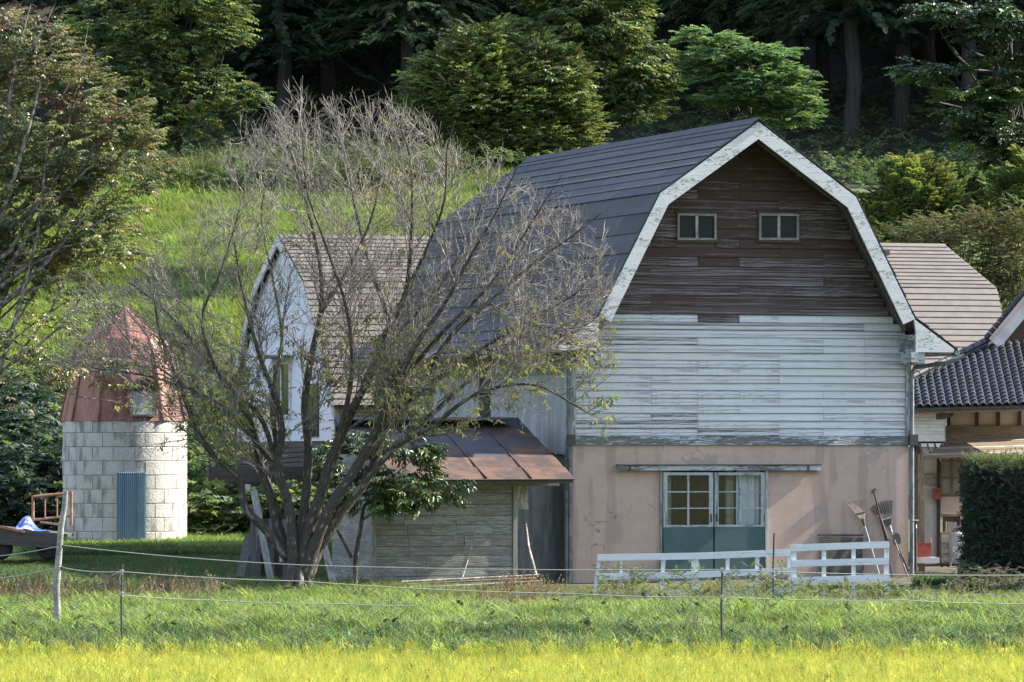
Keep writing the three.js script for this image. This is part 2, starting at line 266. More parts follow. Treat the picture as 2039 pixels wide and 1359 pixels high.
{
  seed(1);
  // plaster storey with the doorway left open
  const [dl] = fac(1317, 1000), [dr] = fac(1524, 1000), dtop = fac(1420, 938)[1], H1 = 2.79;
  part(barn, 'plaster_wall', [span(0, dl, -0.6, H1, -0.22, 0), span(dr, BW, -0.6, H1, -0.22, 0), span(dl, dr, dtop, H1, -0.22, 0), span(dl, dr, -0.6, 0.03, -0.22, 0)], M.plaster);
  part(barn, 'side_wall', [span(0, 0.2, -0.6, 5.0, -LEN, -0.23), span(BW - 0.2, BW, -0.6, 5.0, -LEN, -0.23)], std({ map: speckTex([0.095, 0.10, 0.085], [0.16, 0.16, 0.14], 8, 4, 261, 0.3, 0.7, 2, 2), roughness: 0.95 }));
  const outline = (dy = 0) => [[0.02, H1], [BW - 0.02, H1], [BW - 0.02, roofY(BW) - 0.12], ...[[MID + 3.38, 5.36], [MID + 2.09, 7.81], [MID, 9.27], [MID - 2.09, 7.81], [MID - 3.38, 5.36]].map(([x, y]) => [MID + (x - MID) * 0.975, y - 0.14]), [0.02, roofY(0) - 0.12]];
  part(barn, 'gable_wall', poly(outline(), 0.10, -0.13), M.dark);
  part(barn, 'back_wall', poly([[0.2, -0.5], [BW - 0.2, -0.5], ...outline().slice(1)].filter((p, i) => i < 2 || p[1] > H1), 0.1, -LEN + 0.1), M.dark);
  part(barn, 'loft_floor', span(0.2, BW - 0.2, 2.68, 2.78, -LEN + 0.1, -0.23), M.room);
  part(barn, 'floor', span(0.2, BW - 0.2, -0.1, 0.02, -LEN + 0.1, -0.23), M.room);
  // clapboards: each one a wedge, thick at its lower edge, lapping the one below
  const board = (x0, x1, y0, y1, mat, z = 0) => {
    const g = new THREE.BoxGeometry(x1 - x0, y1 - y0, 0.02), p = g.attributes.position;
    const warp = (R() - 0.5) * 0.006;
    for (let i = 0; i < p.count; i++) { const top = p.getY(i) > 0, front = p.getZ(i) > 0; p.setZ(i, front ? (top ? 0.008 : 0.034 + warp) : 0); if (!top) p.setY(i, p.getY(i) + 0.009 + (R() - 0.5) * 0.006); }
    g.computeVertexNormals(); uvm(g, R() * 5, R() * 5); g.translate((x0 + x1) / 2, (y0 + y1) / 2, -0.03 + z);
    part(barn, 'board', g, mat);
  };
  const wins = [fac(1348, 425).concat(fac(1426, 479)), fac(1511, 425).concat(fac(1590, 479))].map(([a, b, c, d]) => [a, c, d, b]);   // x0,x1,y0,y1
  const joints = [1175, 1297, 1390, 1473, 1552, 1640, 1722].map((p) => fac(p, 700)[0]);
  const rows = []; for (let i = 0; i < 16; i++) rows.push([2.96 + i * 0.1525, 2.96 + (i + 1) * 0.1525, 1]);
  const yb = 2.96 + 16 * 0.1525; for (let i = 0; i < 19; i++) rows.push([yb + i * 0.193, yb + (i + 1) * 0.193, 0]);
  rows.forEach(([y0, y1, white], r) => {
    const half = Math.min(halfAt(y1) * 0.985 - 0.02, MID - 0.05); if (half < 0.12) return;
    const lo = white ? 0.06 : MID - half, hi = white ? BW - 0.06 : MID + half, x0 = Math.max(lo, MID - half), x1 = Math.min(hi, MID + half);
    let cuts = [x0, x1];
    for (const j of joints) if (j > x0 + 0.3 && j < x1 - 0.3 && R() < 0.42) cuts.push(j);
    let segs = []; cuts.sort((a, b) => a - b); for (let i = 1; i < cuts.length; i++) segs.push([cuts[i - 1], cuts[i]]);
    for (const [a, b, c, d] of wins) if (y1 > c + 0.02 && y0 < d - 0.02) segs = segs.flatMap(([s, e]) => (e <= a || s >= b ? [[s, e]] : [[s, a], [b, e]].filter(([u, v]) => v - u > 0.03)));
    for (const [s, e] of segs) {
      let m;
      if (white) { const mid = (s + e) / 2, k = R() * 0.75 + (mid < 4.0 ? 0.30 : -0.12) + (r < 3 ? 0.3 : 0) + (r > 11 && mid < 4 ? 0.3 : 0); m = M.white[clamp(Math.floor(k * 3), 0, 3)]; if (r === 15 && mid > 2.2 && mid < 3.6) m = M.brown[0]; if (r === 14 && mid < 2.4) m = M.white[3]; }
      else { const k = R() + (r < 21 ? -0.3 : r > 27 ? 0.4 : -0.05); m = M.brown[k < 0.12 ? 3 : k < 0.45 ? 0 : k < 0.75 ? 1 : 2]; }
      board(s + 0.003, e - 0.003, y0, y1, m, (R() - 0.5) * 0.004);
    }
  });
  part(barn, 'trim_board', [span(-0.03, BW + 0.03, 2.785, 2.962, -0.05, 0.045)], M.trim);
  part(barn, 'corner_trim', [span(-0.05, 0.06, 2.963, 4.70, -0.12, 0.04, true)], M.trim);
  part(barn, 'corner_trim', [span(BW - 0.06, BW + 0.05, 2.963, 4.70, -0.12, 0.04, true)], M.trim);
  // gable windows
  for (const [a, b, c, d] of wins) {
    const w = new THREE.Group(); w.name = 'window'; barn.add(w);
    const f = 0.045, m = (a + b) / 2;
    part(w, 'frame', [span(a, b, c, c + f, -0.05, 0.045), span(a, b, d - f, d, -0.05, 0.045), span(a, a + f, c + f, d - f, -0.05, 0.045, true), span(b - f, b, c + f, d - f, -0.05, 0.045, true)], M.grey[0]);
    part(w, 'casing', span(a - 0.05, b + 0.05, d + 0.002, d + 0.05, -0.03, 0.03), M.brown[2]); part(w, 'sill', span(a - 0.05, b + 0.05, c - 0.05, c - 0.002, -0.03, 0.035), M.brown[2]);
    part(w, 'sash_bar', [span(m - 0.028, m + 0.028, c + f, d - f, -0.045, 0.03, true)], M.weather);
    part(w, 'pane', span(a + f, m - 0.03, c + f, d - f, -0.022, -0.016), M.darkglass); part(w, 'pane', span(m + 0.03, b - f, c + f, d - f, -0.018, -0.012), M.darkglass);
  }
  // sliding doors on a top rail
  const rail = fac(1228, 929).concat(fac(1630, 936));
  part(barn, 'door_rail', [span(rail[0], rail[2], rail[3] - 0.01, rail[1] + 0.015, 0.02, 0.13)], M.trim);
  part(barn, 'rail_cap', [span(rail[0] - 0.02, rail[2] + 0.02, rail[1] + 0.017, rail[1] + 0.035, 0.0, 0.16)], M.dark);
  for (const px of [1250, 1605]) part(barn, 'bracket', [span(fac(px, 930)[0] - 0.02, fac(px, 930)[0] + 0.02, rail[3] - 0.02, rail[1] + 0.01, 0.131, 0.145)], M.darkmetal);
  const leaf = (p0, p1, z, curtained) => {
    const [x0] = fac(p0, 1000), [x1] = fac(p1, 1000), top = fac(1400, 941)[1], gy = fac(1400, 1050)[1], d = new THREE.Group(); d.name = 'door'; barn.add(d);
    const st = 0.085, z0 = z - 0.04, mid = (x0 + x1) / 2 + (curtained ? 0 : 0.0);
    part(d, 'stile', span(x0, x0 + st, gy, top, z0, z, true), M.doorframe); part(d, 'stile', span(x1 - st, x1, gy, top, z0, z, true), M.doorframe);
    part(d, 'rail', span(x0 + st, x1 - st, top - 0.06, top, z0, z), M.doorframe); part(d, 'rail', span(x0 + st, x1 - st, gy, gy + 0.045, z0, z), M.doorframe);
    const ya = gy + 0.045, yb2 = top - 0.06, hs = (yb2 - ya) / 3, bars = [span(mid - 0.02, mid + 0.02, ya, yb2, z0 + 0.005, z - 0.003, true)];
    for (const k of [1, 2]) bars.push(span(x0 + st, mid - 0.02, ya + hs * k - 0.012, ya + hs * k + 0.012, z0 + 0.006, z - 0.004), span(mid + 0.02, x1 - st, ya + hs * k - 0.012, ya + hs * k + 0.012, z0 + 0.006, z - 0.004));
    part(d, 'glazing_bar', bars, M.doorframe);
    for (let k = 0; k < 3; k++) for (const [u, v] of [[x0 + st, mid - 0.02], [mid + 0.02, x1 - st]]) part(d, 'pane', span(u, v, ya + hs * k + 0.013, ya + hs * (k + 1) - 0.013, z - 0.024, z - 0.020), M.glass);
    part(d, 'panel', span(x0, x1, 0.02, gy - 0.004, z0, z), M.greendoor); { const hx = curtained ? x0 + 0.045 : x1 - 0.045; part(d, 'handle', span(hx - 0.014, hx + 0.014, gy + 0.10, gy + 0.26, z + 0.001, z + 0.018), M.darkmetal); }
  };
  leaf(1318, 1417, 0.10); leaf(1421, 1521, 0.07, true);
  part(barn, 'door_post', span(fac(1521.5, 1000)[0], fac(1526, 1000)[0], -0.1, dtop + 0.02, -0.02, 0.09, true), M.doorframe);
  part(barn, 'door_post', span(fac(1314, 1000)[0], fac(1317.5, 1000)[0], -0.1, dtop + 0.02, -0.02, 0.05, true), M.doorframe);
  // posts inside the doorway
  part(barn, 'inner_post', span(fac(1330, 1000)[0], fac(1345, 1000)[0], 0, 2.68, -0.36, -0.25, true), M.weather);
  part(barn, 'inner_post', span(fac(1456, 1000)[0], fac(1470, 1000)[0], 0, 2.68, -0.36, -0.25, true), M.weather);
  // curtain: a rippled sheet hung inside the right-hand leaf
  const g = new THREE.PlaneGeometry(0.52, 1.15, 40, 4), p = g.attributes.position;
  for (let i = 0; i < p.count; i++) p.setZ(i, 0.022 * Math.sin(p.getX(i) * 62) + 0.014 * Math.sin(p.getX(i) * 23 + p.getY(i)));
  g.computeVertexNormals(); const gb = g.clone(); gb.translate(0, 0, -0.006); const cu = merge([g, gb]);
  const [cx, cy] = fac(1494, 993); cu.translate(cx, cy, -0.12); cu.rotateY(TH); cu.translate(B0.x, 0, B0.z);
  solo('curtain', 'pale blue curtain hanging behind the panes of the right sliding door', 'curtain', cu, M.curtain);

  // roof: slab under the sheets, then courses of sheets
  const roof = new THREE.Group(); roof.name = 'roof'; barn.add(roof);
  const pt = (s, i) => [MID + s * PROF[i][0], PROF[i][1]];
  const slabs = [];
  for (const s of [-1, 1]) for (let i = 0; i < 3; i++) {
    const [xa, ya] = pt(s, i), [xb, yb2] = pt(s, i + 1), L = Math.hypot(xb - xa, yb2 - ya), nx = (s > 0 ? 1 : -1) * Math.abs(yb2 - ya) / L, ny = Math.abs(xb - xa) / L, th = 0.09;
    slabs.push(poly([[xa, ya], [xb, yb2], [xb - nx * th, yb2 - ny * th], [xa - nx * th, ya - ny * th]].sort(() => 0), LEN + OH - 0.06, -LEN + 0.03));
  }
  part(roof, 'decking', slabs, M.dark);
  const courses = [[8, 0], [6, 1], [3, 2]];
  for (const s of [-1, 1]) for (const [n, i] of courses) {
    const [xa, ya] = pt(s, i), [xb, yb2] = pt(s, i + 1), L = Math.hypot(xb - xa, yb2 - ya), dx = (xb - xa) / L, dy = (yb2 - ya) / L, nx = s * Math.abs(dy), ny = Math.abs(dx);
    for (let k = 0; k < n; k++) {
      const e = L / n, s0 = k * e - 0.02, s1 = (k + 1) * e + (k === n - 1 ? 0.045 : 0.012), lift0 = 0.012, lift1 = rr(0.022, 0.040);
      const q = (d, l) => [xa + dx * d + nx * l, ya + dy * d + ny * l];
      const outline2 = [q(s0, lift0), q(s1, lift1), q(s1, lift1 - 0.022), q(s0, lift0 - 0.010)];
      let z = OH + 0.02, first = R() * 2.5 + 1.2;
      while (z > -LEN) { const z1 = Math.max(-LEN - 0.02, z - first); first = 3.64; if (z - z1 > 0.05) { const gg = poly(s < 0 ? outline2 : outline2.slice().reverse(), z - z1 - 0.004, z1); part(roof, 'roof_sheet', gg, M.shingle[Math.floor(R() * 3)]); } z = z1; }
    }
  }
  part(roof, 'ridge_cap', poly([[MID - 0.16, 9.20], [MID, 9.335], [MID + 0.16, 9.20], [MID, 9.30]], LEN + OH + 0.05, -LEN), M.shingle[1]);
  // barge boards following the gambrel, and the boxed eave returns
  const inner = [[0, 8.90], [1.92, 7.56], [3.13, 5.22]];
  for (const s of [-1, 1]) {
    const X = (a) => MID + s * a;
    for (const i of [0, 1]) part(barn, 'barge_board', poly([[X(PROF[i][0]), PROF[i][1] - 0.03], [X(PROF[i + 1][0]), PROF[i + 1][1] - 0.03], [X(inner[i + 1][0]), inner[i + 1][1]], [X(inner[i][0]), inner[i][1]]], 0.045, OH - 0.03 + i * 0.003), M.fascia);
    part(barn, 'eave_return', poly([[X(3.36), 5.33], [X(4.25), 4.72], [X(4.22), 4.66], [X(3.40), 4.66], [X(3.40), 5.1]], 0.05, OH - 0.035), M.fascia);
    part(barn, 'eave_bracket', span(Math.min(X(3.4), X(3.62)), Math.max(X(3.4), X(3.62)), 4.42, 5.02, 0.05, OH - 0.04), M.trim);
    part(barn, 'purlin_end', [span(Math.min(X(3.30), X(3.46)), Math.max(X(3.30), X(3.46)), 4.46, 4.66, OH - 0.3, OH + 0.02)], M.trim);
    // soffit boards under the overhang: rafters seen from below
    const raf = []; for (let i = 0; i < 2; i++) { const a = V(X(PROF[i][0]) - s * 0.12, PROF[i][1] - 0.26, OH - 0.25), b = V(X(PROF[i + 1][0]) - s * 0.12, PROF[i + 1][1] - 0.26, OH - 0.25); raf.push(bar(a, b, 0.10, 0.06, V(0, 0, 1))); }
    part(barn, 'rafter', raf, M.dark);
    part(barn, 'purlin', [1.2, 2.2, 2.75].map((a) => span(X(a) - 0.05, X(a) + 0.05, roofY(X(a)) - 0.24, roofY(X(a)) - 0.12, 0.0, OH - 0.05)), M.dark);
    part(barn, 'soffit', span(Math.min(X(3.5), X(4.2)), Math.max(X(3.5), X(4.2)), 4.63, 4.655, -LEN + 0.1, OH - 0.06), M.trim);
    part(barn, 'gutter', [rod([V(X(4.32), 4.66, OH), V(X(4.32), 4.64, -LEN)], 0.06, 8)], M.pipe);
  }
  part(barn, 'purlin_end', span(fac(1718, 520)[0], fac(1718, 520)[0] + 0.34, 6.62, 6.74, 0.1, 0.62), M.dark);
  // downpipes
  const [rx] = fac(1814, 900), [lx] = fac(1133, 900);
  part(barn, 'downpipe', rod([V(BW + 0.98, 4.60, 0.62), V(BW + 0.66, 4.46, 0.5), V(rx + 0.03, 4.36, 0.10), V(rx, 4.2, 0.06), V(rx, 0.1, 0.06)], 0.045, 8), M.pipe);
  part(barn, 'downpipe', rod([V(lx, 4.55, 0.06), V(lx, 0.0, 0.06)], 0.04, 8), M.pipe);
  part(barn, 'pipe_joint', [span(-0.14, 0.02, 2.78, 2.99, 0.03, 0.13)], M.darkmetal);
  part(barn, 'pipe_joint', [span(BW - 0.02, BW + 0.16, 2.78, 3.0, 0.0, 0.14)], M.darkmetal);
  part(barn, 'left_post', span(-0.13, -0.01, -0.4, 4.6, -0.12, 0.0, true), M.trim);
  // corrugated sheets on the left side wall, an opening between them
  const corr = (z0, z1, y0, y1, x, mat) => {
    const n = Math.round((z1 - z0) / 0.019), pos = [];
    const P2 = (i) => [x - 0.011 * Math.sin(i / 4 * Math.PI * 2), z0 + (z1 - z0) * i / n];
    for (let i = 0; i < n; i++) { const [xa, za] = P2(i), [xb, zb] = P2(i + 1); pos.push(xa, y0, za, xb, y0, zb, xb, y1, zb, xa, y0, za, xb, y1, zb, xa, y1, za); }
    const gg = tris(pos), uvs = gg.attributes.uv, pp = gg.attributes.position; for (let i = 0; i < pp.count; i++) uvs.setXY(i, pp.getZ(i), pp.getY(i)); return part(barn, 'corrugated_sheet', gg, mat);
  };
  M.corr.side = M.corrMoss.side = M.blueSheet.side = THREE.DoubleSide;
  for (let k = 0; k < 11; k++) { const z1 = -0.14 - k * 0.82; if (k === 6) { corr(z1 - 0.815, z1, 2.6, 2.95, -0.05, M.corr); continue; } corr(z1 - 0.815, z1, 2.6 + (k % 2) * 0.03, 4.28, -0.05 - (k % 2) * 0.006, M.corr); }
  for (let k = 0; k < 6; k++) corr(-0.10 - (k + 1) * 1.5, -0.10 - k * 1.5, 4.2, 4.62, -0.075, M.corrMoss);
  part(barn, 'loft_opening_shade', span(-0.03, 0.0, 2.95, 4.28, -5.88, -5.07), M.room);  // dark panel painted in for the shade inside the opening
}

// ---------------------------------------------------------------- lean-to shed beside the barn's left wall
{
  seed(2);
  const c = P(1145, 955, 98.05), yaw = TH + 0.015;                       // front right corner of its eave
  const shed = thing('shed', 'low weathered board shed with a rusty tin roof leaning on the barn', 'shed', [c.x, 0, c.z], yaw);
  const ye = c.y, yt = 3.30, W = 3.9, dep = 3.35, sl = Math.atan2(yt - ye, dep);
  const roof = new THREE.Group(); roof.name = 'roof'; shed.add(roof);
  part(roof, 'decking', poly([[0, 0], [Math.hypot(dep, yt - ye), 0], [Math.hypot(dep, yt - ye), -0.06], [0, -0.06]], W - 0.04).rotateY(Math.PI / 2).translate(-W + 0.02, 0, 0).rotateX(0).applyMatrix4(new THREE.Matrix4().makeRotationX(sl)).translate(0, ye - 0.015, -0.02), M.dark);
  const L = Math.hypot(dep, yt - ye), n = 6;
  for (let k = 0; k < n; k++) {
    let x = 0; const e = L / n;
    while (x > -W) {
      const w = Math.min(k === 0 ? 0.92 : rr(0.86, 0.98), W + x), g = uvm(new THREE.BoxGeometry(w - 0.006, 0.012, e + 0.05), R() * 5, R() * 5);
      g.applyMatrix4(new THREE.Matrix4().makeRotationX(0.035 + (R() - 0.5) * 0.02)); g.translate(x - w / 2, 0.016 + (R() - 0.5) * 0.006, -(k + 0.5) * e);
      g.applyMatrix4(new THREE.Matrix4().makeRotationX(sl)); g.translate(0, ye, 0);
      part(roof, 'roof_sheet', g, k < 2 ? M.rust : R() < 0.55 ? M.rustDark : M.rust); x -= w;
    }
  }
  for (let x = -0.9; x > -W; x -= 0.92) part(roof, 'batten', bar(V(x, ye + 0.03, 0.0), V(x, yt + 0.03, -dep), 0.025, 0.03, V(1, 0, 0)), M.rust);
  const zf = -0.75, xr = -1.03, [xl] = [-W + 0.05];
  const boardRows = [[0.0, 0.22], [0.22, 0.40], [0.40, 0.62], [0.62, 0.80], [0.80, 1.02], [1.02, 1.22], [1.22, 1.40], [1.40, 1.62], [1.62, 1.84], [1.84, 2.06]];
  for (const [a, b] of boardRows) {
    let x = xr; const cuts = [xr, lerp(xr, xl, rr(0.25, 0.45)), lerp(xr, xl, rr(0.6, 0.8)), xl];
    for (let i = 0; i < 3; i++) part(shed, 'plank', box(cuts[i] - cuts[i + 1] - 0.008, b - a - 0.009, 0.025, (cuts[i] + cuts[i + 1]) / 2, (a + b) / 2, zf + (R() - 0.5) * 0.016, (R() - 0.5) * 0.05, 0, (R() - 0.5) * 0.006), M.grey[Math.floor(R() * 3)]);
  }
  part(shed, 'backing', span(xl, xr - 0.02, -0.3, 2.1, zf - 0.09, zf - 0.03), M.dark);
  part(shed, 'post', span(xr, xr + 0.09, -0.3, 2.12, zf - 0.05, zf + 0.05, true), M.grey[0]);
  part(shed, 'post', span(xl - 0.09, xl, -0.3, 2.12, zf - 0.05, zf + 0.05, true), M.grey[1]);
  part(shed, 'short_board', span(xr + 0.1, xr + 0.32, 1.52, 2.1, zf - 0.02, zf + 0.02, true), M.weather);
  part(shed, 'side_wall', span(xl - 0.08, xl - 0.02, -0.3, 2.6, -dep, zf - 0.06), M.grey[2]);
  part(shed, 'back_wall', span(xl, -0.05, -0.3, 3.2, -dep - 0.06, -dep), M.dark);
  part(shed, 'beam', span(-W + 0.1, -0.1, 1.98, 2.08, -0.72, -0.62), M.grey[1]);
  // darker grey tin roof continuing up to the barn wall
  const fl = part(shed, 'upper_roof', bar(V(-W + 0.1, yt - 0.02, -dep), V(-0.35, yt - 0.02, -dep), 0.02, 1.3, V(0, 1, 0.0)), M.rustDark);
}

// ---------------------------------------------------------------- the second barn behind, set across
const F0 = P(665, 900, 116.5); F0.y = 0.7;
{
  seed(3);
  const fb = thing('barn', 'second gambrel barn behind with brown striped roof and white gable end', 'barn', F0, TH);
  const W = 8.6, pr = [[-0.45, 3.02], [2.15, 5.98], [4.3, 7.16], [6.45, 5.98], [9.05, 3.02]], xe = [17.2, 17.7, 17.2, 17.7, 17.2];
  const gab = [[0, -0.5], [0, 3.2], [2.2, 5.85], [4.3, 7.0], [6.4, 5.85], [8.6, 3.2], [8.6, -0.5]];
  const toX = (g, x) => g.rotateY(Math.PI / 2).translate(x, 0, 0);        // outline x -> depth (-z)
  part(fb, 'gable_wall', toX(poly(gab.filter((p) => p[1] > 0).concat([[8.6, 2.2], [0, 2.2]]), 0.12), 0.0), M.gable);
  part(fb, 'gable_wall', toX(poly(gab, 0.12), 15.4), M.gable);
  part(fb, 'lower_wall', [span(0.02, 0.12, -0.5, 2.19, -8.5, -0.1), span(0.12, 15, -0.5, 0.9, -0.14, 0), span(0.12, 15, -0.5, 3.2, -8.6, -8.45)], M.dark);
  for (let k = 0; k < 11; k++) part(fb, 'siding_board', bar(V(0.125, 2.24 + k * 0.083, -0.04), V(15.52, 2.24 + k * 0.083, -0.04), 0.078, 0.03, V(0, 0.97, 0.24)), M.palewall);
  part(fb, 'sill_board', span(0.13, 15.5, 2.06, 2.15, -0.12, 0.02), M.palewall);
  for (let k = 0; k < 60; k++) part(fb, 'plank', span(0.13 + k * 0.256, 0.13 + k * 0.256 + 0.25, 0.2, 2.05, -0.12, -0.02 + (k % 3) * 0.004, true), M.grey[k % 3]);
  part(fb, 'siding_back', span(0.13, 15.38, 0.905, 3.24, -0.2, -0.125), M.post);
  const roof = new THREE.Group(); roof.name = 'roof'; fb.add(roof);
  const deck = [];
  for (let i = 0; i < 4; i++) { const [a, ya] = pr[i], [b, yb] = pr[i + 1]; deck.push(poly([[a, ya - 0.02], [b, yb - 0.02], [b, yb - 0.10], [a, ya - 0.10]], 16.0).rotateY(Math.PI / 2).translate(-0.10, 0, 0)); }
  part(roof, 'decking', deck, M.dark);
  const strip = (i, n, front) => {
    const [a, ya] = pr[i], [b, yb] = pr[i + 1], L = Math.hypot(b - a, yb - ya), dx = (b - a) / L, dy = (yb - ya) / L, nx = -dy, ny = dx;
    for (let k = 0; k < n; k++) {
      const lo = front ? k : n - k, e = L / n, s0 = k * e - 0.012, s1 = (k + 1) * e + 0.014, l0 = front ? 0.034 : 0.008, l1 = front ? 0.008 : 0.034;
      const q = (d, l) => [a + dx * d + nx * l, ya + dy * d + ny * l], o = [q(s0, l0), q(s1, l1), q(s1, l1 - 0.016), q(s0, l0 - 0.016)];
      const xr = lerp(xe[i], xe[i + 1], (k + 0.5) / n); let x = -0.13, w = 2 + R() * 3.5;
      while (x < xr) { const x1 = Math.min(xr, x + w); w = 5.4; part(roof, 'roof_strip', poly(o, x1 - x - 0.004).rotateY(Math.PI / 2).translate(x, 0, 0), M.brownRoof[Math.floor(R() * 3)]); x = x1; }
    }
  };
  strip(0, 20, true); strip(1, 12, true); strip(2, 4, false); strip(3, 5, false);
  // rake trim at the gable end, in white
  for (let i = 0; i < 4; i++) { const [a, ya] = pr[i], [b, yb] = pr[i + 1]; part(fb, 'barge_board', poly([[a, ya - 0.02], [b, yb - 0.02], [b, yb - 0.26], [a, ya - 0.26]], 0.04).rotateY(Math.PI / 2).translate(-0.18, 0, 0), M.fascia); }
  // gable window with a white box under its head
  const w = new THREE.Group(); w.name = 'window'; fb.add(w);
  part(w, 'frame', [span(-0.05, 0.0, 4.05, 4.13, -5.2, -3.6), span(-0.05, 0.0, 2.75, 2.83, -5.2, -3.6), span(-0.05, 0, 2.83, 4.05, -5.2, -5.1), span(-0.05, 0, 2.83, 4.05, -3.7, -3.6), span(-0.05, 0, 2.83, 4.05, -4.43, -4.37)], M.fascia);
  part(w, 'pane', span(-0.02, -0.005, 2.83, 4.05, -5.1, -4.43), M.darkglass); part(w, 'pane', span(-0.02, -0.005, 2.83, 4.05, -4.37, -3.7), M.darkglass);
  part(w, 'hood', span(-0.4, -0.01, 4.2, 4.26, -5.4, -3.4), M.brownRoof[0]);
  const w2 = new THREE.Group(); w2.name = 'window'; fb.add(w2);
  part(w2, 'frame', [span(-0.05, 0, 2.3, 3.55, -2.25, -2.15), span(-0.05, 0, 2.3, 3.55, -1.35, -1.25), span(-0.05, 0, 3.45, 3.55, -2.15, -1.35)], M.post);
  part(w2, 'pane', span(-0.03, -0.006, 2.3, 3.45, -2.15, -1.35), M.darkglass);
}

// open dark lean-to at the far barn's gable, with a white post and leaning boards
{
  seed(4);
  const lt = thing('lean_to', 'dark open lean-to with white corner post under the far white gable', 'lean-to', P(492, 1066, 117), TH);
  const up = (py) => (1066 - py) * 0.0117;
  part(lt, 'post', span(-0.10, 0.07, -0.2, up(965), -0.1, 0.06, true), std({ map: boardTex([0.62, 0.63, 0.62], [0.4, 0.4, 0.38], 0.34, 777), roughness: 0.8 }));
  part(lt, 'beam', span(-0.9, 1.85, up(960), up(930), -0.3, -0.1), M.dark);
  part(lt, 'rear_wall', span(0.1, 1.4, -0.3, up(930), -2.2, -2.1), M.dark);
  for (let k = 0; k < 4; k++) part(lt, 'roof_board', bar(V(-0.95 + k * 0.02, up(900) - k * 0.12, -0.2 - k * 0.35), V(1.6, up(890) - k * 0.12, -0.2 - k * 0.35), 0.34, 0.02, V(0, 0, 1)), M.dark);
  part(lt, 'brace', bar(V(-1.15, up(1010), -0.2), V(-0.62, up(900), -0.2), 0.09, 0.05, V(0, 0, 1)), M.grey[2]);
  part(lt, 'brace', bar(V(-0.75, up(950), -0.4), V(-0.4, up(850), -0.4), 0.2, 0.05, V(0, 0, 1)), M.dark);
}
